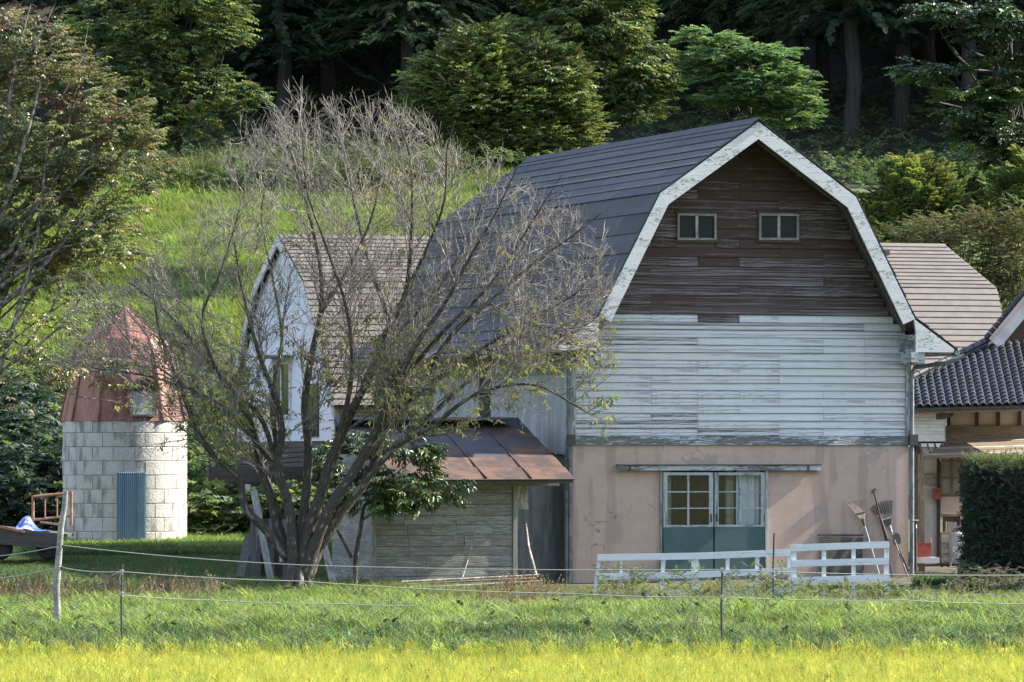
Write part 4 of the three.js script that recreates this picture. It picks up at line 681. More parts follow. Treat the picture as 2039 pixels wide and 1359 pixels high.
// ---------------------------------------------------------------- electric rope fence
{
  seed(10);
  const wp = P(113, 1246, 84), post = thing('fence_post', 'rough round wooden fence post leaning slightly at the left', 'fence post', wp);
  const L = (px, py, D = 84) => P(px, py, D).sub(wp);
  const pts = [L(112, 1258), L(113, 1220), L(112, 1170), L(117, 1110), L(122, 1050), L(127, 1010), L(131, 979)];
  part(post, 'shaft', rod(pts.map((p) => p.add(V((R() - 0.5) * 0.015, 0, (R() - 0.5) * 0.015))), [0.062, 0.06, 0.058, 0.055, 0.05, 0.046, 0.038], 9), M.grey[0]);
  part(post, 'insulator', [rod([L(118, 1087), L(126, 1088)], 0.03, 7), rod([L(117, 1131), L(124, 1131)], 0.03, 7), rod([L(112, 1186), L(119, 1186)], 0.03, 7)], M.darkmetal);
  const rodPost = (label, px, y0, y1, D, r = 0.016, extra) => { const b = P(px, y1, D), o = thing('rod_post', label, 'fence post', b, 0, 'thin metal fence rods'), K = (x, y) => P(x, y, D).sub(b); part(o, 'rod', rod([K(px, y1 + 8), K(px - 1, (y0 + y1) / 2), K(px + 1, y0)], r, 7), M.darkmetal); for (const y of extra) part(o, 'clip', [rod([K(px - 4, y), K(px + 4, y - 2)], 0.022, 7), rod([K(px, y - 5), K(px, y + 5)], 0.026, 7)], M.weather); return o; };
  rodPost('thin metal fence rod nearest the leaning wooden post', 242, 1124, 1284, 79.5, 0.017, [1140, 1184]);
  rodPost('black metal fence rod rising from the grass before the green doors', 1438, 1130, 1284, 79.5, 0.02, [1136, 1190]);
  rodPost('tall dark rod in front of the white fence joint', 1541, 1062, 1206, 92, 0.018, [1138, 1150]);
  const wire = (label, list) => { const v = []; for (let i = 1; i < list.length; i++) { const a = P(...list[i - 1]), b = P(...list[i]); for (let k = i === 1 ? 0 : 1; k <= 8; k++) { const t = k / 8, p = a.clone().lerp(b, t); p.y -= 0.035 * 4 * t * (1 - t) * Math.min(1, a.distanceTo(b) / 4); v.push(p); } } solo('fence_rope', label, 'rope', rod(v, 0.0075, 5), M.rope); };
  wire('topmost fence rope running right from the wooden post', [[126, 1087, 84], [600, 1126, 81], [1437, 1135, 79.5], [2080, 1146, 80]]);
  wire('middle fence rope running right past the thin metal rod', [[124, 1131, 84], [242, 1139, 79.5], [600, 1158, 79.5], [1140, 1183, 79.5], [1437, 1190, 79.5], [1800, 1196, 79.5], [2080, 1203, 80]]);
  wire('top fence rope running left from the wooden post', [[119, 1088, 84], [-60, 1112, 88]]);
  wire('middle fence rope running left from the wooden post', [[117, 1130, 84], [-60, 1158, 88]]);
  wire('lowest fence rope running left from the wooden post', [[112, 1186, 84], [-60, 1206, 88]]);
  wire('slack low fence rope above the bank grass near the tree', [[243, 1186, 79.5], [420, 1196, 80], [680, 1203, 80], [830, 1207, 80]]);
  const br = P(240, 1150, 80.2), b2 = thing('fallen_branch', 'bare forked branch caught on the thin metal fence rod', 'branch', br), K = (x, y, d = 80.2) => P(x, y, d).sub(br);
  part(b2, 'limb', rod([K(240, 1140), K(226, 1146), K(205, 1158), K(176, 1180)], [0.018, 0.02, 0.018, 0.012], 6), M.twig); part(b2, 'fork', rod([K(241, 1139), K(236, 1152), K(240, 1168)], [0.018, 0.014, 0.008], 6), M.twig);
}

// ---------------------------------------------------------------- farm trailer with an orange end frame, tarpaulin
{
  seed(11);
  const D = 106, o = P(70, 1092, D), t = thing('farm_trailer', 'dark low farm trailer with a rusty orange end frame at left', 'trailer', o), L = (px, py, d = D) => P(px, py, d).sub(o);
  const or = std({ map: speckTex([0.26, 0.11, 0.05], [0.40, 0.21, 0.12], 6, 6, 331, 0.3, 0.7, 0.6, 0.6), roughness: 0.7 });
  part(t, 'bed', bar(L(-90, 1043, D), L(140, 1066, D), 0.06, 1.5, UP), M.dark);
  part(t, 'side_board', [bar(L(-90, 1062, D - 0.8), L(118, 1079, D - 0.8), 0.32, 0.03, UP)], M.dark);
  part(t, 'side_rim', bar(L(-90, 1030, D - 0.82), L(48, 1060, D - 0.82), 0.05, 0.05, UP), or);
  const q = (x, y, d = D + 0.2) => L(x, y, d);
  part(t, 'end_frame', [rod([q(65, 1052), q(65, 987)], 0.03, 8), rod([q(141, 1046), q(141, 978)], 0.034, 8), rod([q(64, 990), q(142, 982)], 0.03, 8), rod([q(65, 1036), q(142, 1028)], 0.026, 8)], or);
  for (const px of [89, 113]) part(t, 'frame_bar', rod([q(px, 1034), q(px, 988)], 0.016, 7), or);
  part(t, 'brace', rod([q(80, 1040), q(120, 1046, D - 0.4)], 0.025, 7), or);
  for (const px of [0, 96]) { const w = new THREE.Group(); w.name = 'wheel'; w.position.copy(L(px, 1090, D - 0.55)); t.add(w); part(w, 'tyre', new THREE.TorusGeometry(0.2, 0.07, 10, 24), std({ color: C(0.03, 0.03, 0.03), roughness: 0.9 })); part(w, 'rim', new THREE.CylinderGeometry(0.14, 0.14, 0.06, 18).rotateX(Math.PI / 2), M.darkmetal); }
  // crumpled tarpaulin
  const g = new THREE.PlaneGeometry(0.86, 0.7, 44, 34); g.rotateX(-Math.PI / 2); const p = g.attributes.position;
  for (let i = 0; i < p.count; i++) { const x = p.getX(i), z = p.getZ(i), u = x / 0.86 + 0.5, v = z / 0.7 + 0.5, bell = Math.exp(-Math.pow((x + 0.08) / 0.18, 2) - Math.pow(z / 0.24, 2)); p.setY(i, 0.30 * bell + 0.10 * (fbm(u, v, 5, 5, 341, 4) - 0.3) * (0.4 + bell)); p.setX(i, x + 0.05 * (fbm(v, u, 5, 5, 343, 3) - 0.5)); }
  g.computeVertexNormals(); const gg = g.toNonIndexed(), bp = P(60, 1058, D - 0.3); gg.translate(bp.x, bp.y, bp.z); uvm(gg);
  solo('tarpaulin', 'crumpled blue and white tarpaulin lying on the dark trailer', 'tarpaulin', gg, std({ map: tex(256, 256, (u, v) => mix3([0.035, 0.09, 0.42], [0.55, 0.60, 0.72], sm(0.52, 0.56, fbm(u, v, 4, 4, 345, 3))), 1.1, 1.1), side: THREE.DoubleSide, roughness: 0.45 }));
}

// ---------------------------------------------------------------- timber lying and leaning about the tree and shed
{
  seed(12);
  const lean = (label, a, b, w, m, cat = 'board', name = 'leaning_board') => solo(name, label, cat, bar(P(...a), P(...b), w, 0.03, V(1, 0, 0)), m);
  lean('tall grey board leaning left of the tree trunk', [540, 1162, 99.5], [505, 978, 101], 0.14, M.grey[2]);
  lean('dark wide board leaning beside the white post', [505, 1160, 99.8], [512, 1010, 101], 0.24, M.dark);
  lean('short dark board leaning low at the stack edge', [478, 1150, 99.6], [496, 1065, 100.8], 0.16, M.dark);
  lean('pale split board leaning right of the tree trunk', [662, 1158, 98.0], [646, 1088, 98.8], 0.13, M.weather);
  lean('light grey board standing behind the tree trunk', [562, 1120, 99.4], [556, 1045, 99.9], 0.11, M.weather);
  const st = thing('board_stack', 'upright stack of dark corrugated boards behind the tree trunk', 'board stack', P(545, 1155, 100.4), TH); for (let k = 0; k < 9; k++) part(st, 'board', box(0.085, 1.35, 0.02, -0.32 + k * 0.09, 0.55, (k % 2) * 0.015, -0.12, 0, (R() - 0.5) * 0.03, true), k % 3 ? M.dark : M.grey[1]);
  const pole = (label, list, r, m = M.weather, name = 'pole') => solo(name, label, 'pole', rod(list.map((q) => P(...q)), r, 7, r * 0.8), m);
  pole('long pale pole lying topmost on the grass before the shed', [[800, 1160, 96.6], [960, 1152, 97.0], [1074, 1146, 97.2]], 0.028);
  pole('grey pole lying lowest on the grass before the shed', [[815, 1172, 96.2], [950, 1166, 96.5], [1080, 1158, 96.8]], 0.032, M.grey[0]);
  pole('thin brown pole lying middle in the heap before the shed', [[770, 1166, 96.8], [930, 1158, 97.2], [1068, 1152, 97.6]], 0.022, M.tan);
  pole('thin pale stick leaning upright against the shed planks', [[921, 1150, 97.2], [937, 1098, 97.6], [950, 1044, 98.3]], 0.014);
  pole('weathered post leaning in the dark doorway beside the shed', [[1068, 1150, 98.6], [1052, 1090, 98.9], [1046, 1040, 99.2]], 0.035, M.weather, 'leaning_post');
}
// ---------------------------------------------------------------- foliage pieces
function leafBlade(pos, o, d, n, L, W, fold = 0.25, curl = 0) {        // pointed leaf of four faces, folded along its rib, tip curling down
  const s = d.clone().cross(n).normalize(), up = s.clone().cross(d).normalize(), m = o.clone().addScaledVector(d, L * 0.45), t = o.clone().addScaledVector(d, L).addScaledVector(UP, -curl * L);
  const l = m.clone().addScaledVector(s, W / 2).addScaledVector(up, fold * W), r = m.clone().addScaledVector(s, -W / 2).addScaledVector(up, fold * W);
  pos.push(...o.toArray(), ...m.toArray(), ...l.toArray(), ...m.toArray(), ...t.toArray(), ...l.toArray(), ...o.toArray(), ...r.toArray(), ...m.toArray(), ...m.toArray(), ...r.toArray(), ...t.toArray());
}
const dirv = () => { const z = R() * 2 - 1, a = R() * 6.2832, r = Math.sqrt(1 - z * z); return V(r * Math.cos(a), z, r * Math.sin(a)); };
// a sprig along +x: n leaves on both sides of a short twig
function sprig(n, T, L, W, droop, sd, flat = 0.5) {
  seed(sd); const pos = [];
  for (let i = 0; i < n; i++) {
    const t = (i + 0.6) / n, a = (i % 2 ? 1 : -1) * rr(0.5, 1.3), o = V(t * T, -0.12 * t * t * T, 0).addScaledVector(dirv(), 0.02 * T);
    const d = V(Math.cos(a) * 0.8 + 0.25, rr(-0.1, 0.25) * (1 - flat) - droop * rr(0.5, 1.3), Math.sin(a)).normalize(), nn = UP.clone().addScaledVector(dirv(), 0.55).normalize();
    leafBlade(pos, o, d, nn, L * rr(0.7, 1.15), W * rr(0.75, 1.15), rr(0.1, 0.35), rr(0, 0.25));
  }
  return tris(pos);
}
function conifer(n, T, sd) {                                            // drooping cedar spray along +x
  seed(sd); const pos = [];
  for (let i = 0; i < n; i++) {
    const t = i / n, side = i % 2 ? 1 : -1, o = V(t * T, 0.05 * Math.sin(t * 3) - 0.22 * t * t * T, 0), len = T * 0.42 * (1.05 - t) + 0.07, d = V(0.75, -0.25 + rr(-0.25, 0.25), side * rr(0.4, 0.9)).normalize();
    const tip = o.clone().addScaledVector(d, len), s = d.clone().cross(UP).normalize().multiplyScalar(0.028 + 0.02 * R()), u = V(0, 0.03, 0);
    const m = o.clone().lerp(tip, 0.45);
    pos.push(...o.toArray(), ...m.clone().add(s).toArray(), ...tip.toArray(), ...o.toArray(), ...tip.toArray(), ...m.clone().sub(s).toArray(), ...o.toArray(), ...m.clone().add(u).toArray(), ...tip.clone().add(V(0, -0.04, 0)).toArray());
  }
  return tris(pos);
}
function tuft(n, h, w, lean, sd, spread = 0.06, seg = 2, plume = 0) {   // grass tuft, blades bending outward
  seed(sd); const pos = [];
  for (let i = 0; i < n; i++) {
    const a = R() * 6.2832, o = V(Math.cos(a), 0, Math.sin(a)).multiplyScalar(R() * spread), b = R() * 6.2832, d = V(Math.cos(b), 0, Math.sin(b)), s = V(-d.z, 0, d.x).multiplyScalar(w * rr(0.6, 1.2) / 2), H = h * rr(0.55, 1.15), l = lean * rr(0.3, 1.3) * H;
    const pt = (t) => o.clone().addScaledVector(d, l * t * t).add(V(0, H * t * (1 - 0.25 * lean * t), 0));
    for (let k = 0; k < seg; k++) {
      const t0 = k / seg, t1 = (k + 1) / seg, w0 = 1 - t0 * 0.7, w1 = k === seg - 1 ? 0 : 1 - t1 * 0.7, p0 = pt(t0), p1 = pt(t1);
      const A = p0.clone().addScaledVector(s, w0), B = p0.clone().addScaledVector(s, -w0), Cc = p1.clone().addScaledVector(s, w1), D = p1.clone().addScaledVector(s, -w1);
      pos.push(...A.toArray(), ...B.toArray(), ...Cc.toArray()); if (w1) pos.push(...B.toArray(), ...D.toArray(), ...Cc.toArray());
    }
    if (i < plume) { const p = pt(1); for (let k = 0; k < 10; k++) { const q = p.clone().add(V(0, (k - 6) * 0.028, 0)).addScaledVector(d, (k - 6) * 0.012), e = dirv().multiplyScalar(0.04); pos.push(...q.toArray(), ...q.clone().add(e).toArray(), ...q.clone().add(V(0.006, 0.035, 0.006)).toArray()); } }
  }
  return tris(pos);
}
const SPRIG = {
  olive: [1, 2, 3].map((k) => sprig(11, 0.34, 0.105, 0.046, 0.75, 600 + k)),
  broad: [1, 2, 3].map((k) => sprig(13, 0.55, 0.19, 0.085, 0.35, 610 + k)),
  chestnut: [1, 2, 3].map((k) => sprig(13, 0.65, 0.27, 0.085, 0.5, 620 + k)),
  layer: [1, 2, 3].map((k) => sprig(15, 0.6, 0.17, 0.09, 0.12, 630 + k, 1)),
  small: [1, 2].map((k) => sprig(13, 0.30, 0.085, 0.042, 0.25, 640 + k)),
  sparse: [1, 2].map((k) => sprig(6, 0.22, 0.10, 0.045, 0.6, 650 + k)),
  vine: [1, 2].map((k) => sprig(9, 0.45, 0.20, 0.17, 0.35, 660 + k)),
  cypress: [1, 2].map((k) => conifer(22, 0.5, 670 + k)),
  cedar: [1, 2, 3].map((k) => conifer(30, 1.0, 680 + k)),
};
// crown: clumps spread over lobes (pixel centre, pixel radii, depth), each clump a loose cluster of sprigs
function crownItems(lobes, D, { clumps, per, size, cr, flat = 0.6, colors, shell = 0.55, up = 0.2, lift = 0 }) {
  const out = [], centres = [];
  const area = lobes.map((l) => l[2] * l[3]), tot = area.reduce((a, b) => a + b);
  lobes.forEach(([px, py, rx, ry, dD = 0, dens = 1], li) => {
    const d = D + dD, c = P(px, py, d), k = d / FPX, n = Math.max(2, Math.round(clumps * area[li] / tot * dens));
    for (let i = 0; i < n; i++) {
      const v = dirv(), r = Math.pow(R(), 1 / 3) * (1 - shell) + shell * rr(0.8, 1.0), o = V(v.x * rx * k * r, v.y * ry * k * r, v.z * Math.min(rx, 160) * k * 0.75 * r), cc = c.clone().add(o);
      centres.push(cc); const tone = rr(0.75, 1.25), col0 = colors[Math.floor(R() * colors.length)];
      for (let j = 0; j < per; j++) {
        const w = dirv().multiplyScalar(cr * Math.pow(R(), 0.45)); w.y *= flat; const out2 = o.clone().normalize().add(w.clone().multiplyScalar(1.2)), yaw = Math.atan2(-out2.z, out2.x) + gauss() * 0.8;
        const col = R() < 0.75 ? col0 : colors[Math.floor(R() * colors.length)];
        out.push({ p: cc.clone().add(w), q: new THREE.Quaternion().setFromEuler(new THREE.Euler(gauss() * 0.5, yaw, clamp(out2.y * 0.25, -0.5, 0.5) + up + gauss() * 0.35 - lift, 'YXZ')), s: size * rr(0.7, 1.3), c: vary(mul3(col, tone), 0.45) });
      }
    }
  });
  return { items: out, centres };
}
function splitScatter(parent, name, geos, mat, items) { const b = geos.map(() => []); items.forEach((it, i) => b[i % geos.length].push(it)); geos.forEach((g, k) => b[k].length && scatter(parent, name, g, Array.isArray(mat) ? mat[k % mat.length] : mat, b[k])); }
function limbTo(a, b, r0, r1, bend = 0.15, n = 5, sides = 6) { const pts = [], L = a.distanceTo(b), off = dirv().multiplyScalar(L * bend * 0.5); off.y -= L * bend * 0.3; for (let i = 0; i <= n; i++) { const t = i / n; pts.push(a.clone().lerp(b, t).addScaledVector(off, Math.sin(t * Math.PI)).addScaledVector(dirv(), i && i < n ? L * 0.012 : 0)); } return rod(pts, r0, sides, r1); }
function tree(name, label, group, baseP, topP, r0, lobes, D, opt, geos, mat, barkMat = M.bark, limbs = 14) {
  const t = thing(name, label, 'tree', baseP, 0, group), inv = (v) => v.clone().sub(baseP);
  const { items, centres } = crownItems(lobes, D, opt); items.forEach((it) => it.p.sub(baseP));
  part(t, 'trunk', limbTo(V(0, -0.3, 0), inv(topP), r0, r0 * 0.45, 0.08, 8, 9), barkMat);
  const lg = []; for (let i = 0; i < Math.min(limbs * 3, centres.length); i++) { const c = inv(centres[Math.floor(i * centres.length / Math.min(limbs * 3, centres.length))]), f = rr(0.35, 1), a = V(0, -0.3, 0).lerp(inv(topP), f); lg.push([limbTo(a, c, r0 * (i < limbs ? 0.36 : 0.16), 0.014, 0.22, 5, 5), i < limbs]); }
  for (const [g, big] of lg) if (big) part(t, 'limb', g, barkMat);
  if (lg.some((x) => !x[1])) part(t, 'twigs', lg.filter((x) => !x[1]).map((x) => x[0]), barkMat, true);
  splitScatter(t, 'crown', geos, mat, items);
  return t;
}
const OLIVE = [[0.17, 0.195, 0.055], [0.22, 0.22, 0.08], [0.12, 0.16, 0.045], [0.21, 0.185, 0.085]];
const RED = [[0.13, 0.075, 0.045], [0.12, 0.09, 0.045], [0.15, 0.06, 0.04], [0.09, 0.085, 0.035]];
const LIME = [[0.19, 0.235, 0.04], [0.23, 0.26, 0.055], [0.14, 0.195, 0.04]];
const MIDG = [[0.075, 0.13, 0.030], [0.095, 0.145, 0.036], [0.06, 0.105, 0.028]];
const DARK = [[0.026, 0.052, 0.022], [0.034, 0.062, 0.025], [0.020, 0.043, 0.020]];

// ---------------------------------------------------------------- trees
{
  seed(21);                                                             // the big tree reaching in from the left
  const D = 107, base = onGround(-12.6, D), top = P(40, 300, D);
  const t = tree('leafy_tree', 'large olive and reddish leaved tree reaching in at the left edge', null, base, P(-60, 430, D), 0.26,
    [[70, 110, 100, 80], [30, 60, 40, 60], [100, 250, 170, 130], [190, 330, 120, 120], [230, 450, 90, 80, 0, 0.7], [40, 420, 170, 150], [240, 300, 70, 110], [70, 560, 140, 70, 0, 0.55], [290, 330, 36, 60, 0, 0.8], [150, 480, 130, 80, 0, 0.8], [-60, 300, 130, 260]],
    D, { clumps: 640, per: 9, size: 0.95, cr: 0.25, flat: 0.8, colors: OLIVE, shell: 0.25 }, SPRIG.olive, [M.leaf, M.shinyLeaf, M.leaf], M.twig, 16);
  seed(22);
  const low = crownItems([[70, 680, 110, 60, -1], [150, 720, 80, 50, -1], [215, 735, 60, 40, -1], [60, 770, 70, 40, -1], [120, 620, 100, 40, 0]], D, { clumps: 46, per: 8, size: 1, cr: 0.24, flat: 0.7, colors: OLIVE.concat([[0.16, 0.16, 0.05]]), shell: 0.1 });
  low.items.forEach((i) => i.p.sub(base)); splitScatter(t, 'crown', SPRIG.olive, M.shinyLeaf, low.items);
  const redTop = crownItems([[60, 60, 70, 50], [110, 160, 90, 60], [180, 240, 90, 60], [10, 40, 40, 60]], D, { clumps: 36, per: 10, size: 0.9, cr: 0.3, flat: 0.8, colors: RED, shell: 0.3 });
  redTop.items.forEach((i) => i.p.sub(base)); splitScatter(t, 'crown', SPRIG.olive, M.shinyLeaf, redTop.items);
  const B = (list, r, r2) => part(t, 'limb', rod(list.map((q) => P(q[0], q[1], q[2] ?? D - 0.6).sub(base)), r, 7, r2), M.twig);
  B([[-80, 640], [0, 560], [50, 480], [110, 400], [170, 340], [230, 300]], 0.07, 0.015); B([[-60, 560], [20, 500], [80, 400], [120, 300], [150, 200]], 0.07, 0.012);
  B([[-60, 620], [40, 540], [120, 500], [200, 440], [280, 410]], 0.06, 0.01); B([[-40, 620], [30, 590], [110, 560], [190, 545]], 0.045, 0.01); B([[-60, 700], [40, 720], [130, 735], [230, 742], [310, 800]], 0.04, 0.008); B([[-40, 400], [10, 250], [30, 120], [60, 10]], 0.06, 0.012);
  B([[60, 100], [90, 50], [110, 5]], 0.025, 0.006); B([[120, 200], [165, 110], [175, 50]], 0.02, 0.005); B([[-30, 640], [60, 700], [150, 790], [230, 800]], 0.035, 0.007);

  seed(23);
  tree('leafy_tree', 'yellow green drooping broadleaf tree standing before dark cedars at upper left', null, pxGround(350, 174), P(350, 120, 172), 0.2,
    [[350, 40, 120, 80], [430, 40, 60, 70], [290, 130, 90, 110], [360, 170, 100, 60], [430, 190, 90, 45], [490, 200, 36, 22], [400, 250, 70, 30, 0, 0.7], [300, 240, 70, 50], [230, 60, 90, 110], [350, -60, 150, 80]],
    172, { clumps: 460, per: 11, size: 0.66, cr: 0.34, flat: 0.7, colors: LIME.concat(MIDG), shell: 0.45, lift: 0.25 }, SPRIG.broad, [M.leaf, M.shinyLeaf, M.leaf], M.barkDark);
  seed(24);
  tree('leafy_tree', 'rounded pale yellow green tree behind the dark ridge and bare branches', null, pxGround(985, 175), P(990, 190, 173), 0.22,
    [[960, 190, 150, 110], [900, 170, 100, 80], [1060, 220, 120, 90], [970, 95, 60, 50], [1100, 170, 70, 80], [1080, 280, 110, 50], [860, 240, 70, 50], [960, 280, 110, 50], [1150, 250, 50, 60]],
    173, { clumps: 680, per: 12, size: 0.62, cr: 0.36, flat: 0.95, colors: LIME.concat([[0.15, 0.17, 0.055]]), shell: 0.5 }, SPRIG.broad, [M.leaf, M.shinyLeaf, M.leaf], M.barkDark);
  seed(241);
  tree('leafy_tree', 'glossy tree top with sun glints coloured into its leaves between the rounded tree and the long leaved tree', null, pxGround(1020, 179), P(1010, 150, 175), 0.16,
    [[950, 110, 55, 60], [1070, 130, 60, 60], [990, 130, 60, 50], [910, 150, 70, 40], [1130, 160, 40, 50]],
    173, { clumps: 90, per: 22, size: 0.75, cr: 0.55, flat: 0.8, colors: [[0.20, 0.24, 0.07], [0.17, 0.22, 0.06], [0.25, 0.28, 0.11]], shell: 0.4 }, SPRIG.broad, M.shinyLeaf, M.barkDark, 8);  // paler greens carry the glints of sun on the leaves
  seed(25);
  tree('leafy_tree', 'long leaved chestnut like tree rising behind the middle of the ridge', null, pxGround(1190, 178), P(1190, 110, 175), 0.26,
    [[1180, 40, 120, 80], [1250, 120, 70, 80], [1280, 170, 55, 55], [1250, 215, 60, 30], [1120, 30, 80, 60], [1070, 80, 70, 60], [1180, 140, 90, 70], [1170, -60, 140, 70], [1310, 150, 26, 20]],
    175, { clumps: 460, per: 11, size: 0.68, cr: 0.36, flat: 0.6, colors: LIME.concat(MIDG), shell: 0.4, lift: 0.2 }, SPRIG.chestnut, [M.leaf, M.shinyLeaf, M.leaf], M.barkDark);
  seed(26);
  tree('leafy_tree', 'fresh green tree with flat layered branches right above the barn peak', null, pxGround(1500, 174), P(1490, 110, 170), 0.2,
    [[1420, 75, 60, 16], [1450, 110, 85, 18], [1520, 105, 70, 18], [1430, 150, 60, 16], [1510, 150, 100, 20], [1560, 175, 60, 14], [1500, 190, 110, 20], [1570, 210, 55, 18], [1580, 240, 40, 14], [1450, 190, 60, 20], [1540, 235, 70, 14, 0, 0.7], [1400, 130, 40, 16]],
    168, { clumps: 300, per: 12, size: 0.64, cr: 0.36, flat: 0.22, colors: [[0.12, 0.22, 0.055], [0.15, 0.25, 0.065], [0.09, 0.17, 0.045]], shell: 0.2, up: 0.05 }, SPRIG.layer, M.leaf, M.barkDark);
  seed(27);
  tree('leafy_tree', 'dim layered branch tree hanging in at the upper right corner', null, pxGround(2010, 166), P(2010, 60, 155), 0.22,
    [[1950, 25, 80, 16], [2000, 55, 70, 18], [1870, 20, 50, 14], [1920, 145, 90, 14], [1850, 140, 40, 10], [2000, 180, 60, 18], [2020, 110, 50, 20], [1980, 270, 80, 30], [1910, 230, 60, 16], [2030, 300, 50, 40], [1940, 190, 60, 16]],
    154, { clumps: 120, per: 13, size: 1.0, cr: 0.5, flat: 0.3, colors: MIDG.concat(DARK), shell: 0.2, up: 0.05, lift: 0.1 }, SPRIG.layer, M.shinyLeaf, M.barkDark);
}
// low trees and bushes behind the roofs at the right
{
  const bush = (label, D, lobes, opt, geos, mat, cat = 'bush', name = 'bush') => {
    const [px] = lobes[0], b = pxGround(px, D), o = thing(name, label, cat, b), { items, centres } = crownItems(lobes, D, opt); items.forEach((i) => i.p.sub(b));
    part(o, 'stems', centres.filter((c, i) => i % 4 === 0).slice(0, 24).map((c) => limbTo(V(rr(-0.3, 0.3), -0.2, rr(-0.3, 0.3)), c.clone().sub(b), 0.03, 0.01, 0.15, 4, 4)), M.barkDark, true); splitScatter(o, 'foliage', geos, mat, items); return o;
  };
  seed(31); bush('bright green feathery cypress bush behind the right barn slope', 150, [[1815, 400, 55, 55], [1780, 440, 50, 50], [1860, 430, 50, 60], [1800, 370, 30, 40], [1850, 380, 30, 30], [1740, 460, 40, 40]], { clumps: 120, per: 12, size: 1.0, cr: 0.3, flat: 1.2, colors: LIME, shell: 0.4, up: 0.9 }, SPRIG.cypress, M.leaf);
  seed(32); bush('bright green feathery cypress bush at the right frame edge', 150, [[2030, 410, 45, 60], [2010, 440, 40, 40], [2060, 380, 40, 50]], { clumps: 60, per: 12, size: 1.0, cr: 0.3, flat: 1.2, colors: LIME, shell: 0.4, up: 0.9 }, SPRIG.cypress, M.leaf);
  seed(33); bush('olive yellow thicket behind the right end of the striped roof', 142, [[1900, 470, 100, 40], [1970, 500, 90, 70], [2010, 560, 70, 90], [1850, 465, 60, 30], [1960, 440, 50, 30], [2040, 480, 60, 80], [1760, 480, 60, 26], [1900, 560, 100, 70], [1990, 620, 80, 60], [1830, 520, 60, 50]], { clumps: 420, per: 14, size: 0.8, cr: 0.42, flat: 0.8, colors: [[0.13, 0.13, 0.035], [0.10, 0.12, 0.03], [0.15, 0.12, 0.045], [0.08, 0.10, 0.03]], shell: 0.4 }, SPRIG.small, M.leaf, 'thicket', 'thicket');
  seed(34); bush('tall dark shrub between the cypress bushes under the forest', 158, [[1930, 380, 60, 50], [1960, 420, 60, 40], [1900, 350, 40, 40]], { clumps: 40, per: 12, size: 1, cr: 0.45, flat: 0.8, colors: MIDG, shell: 0.3 }, SPRIG.broad, M.leaf);
}
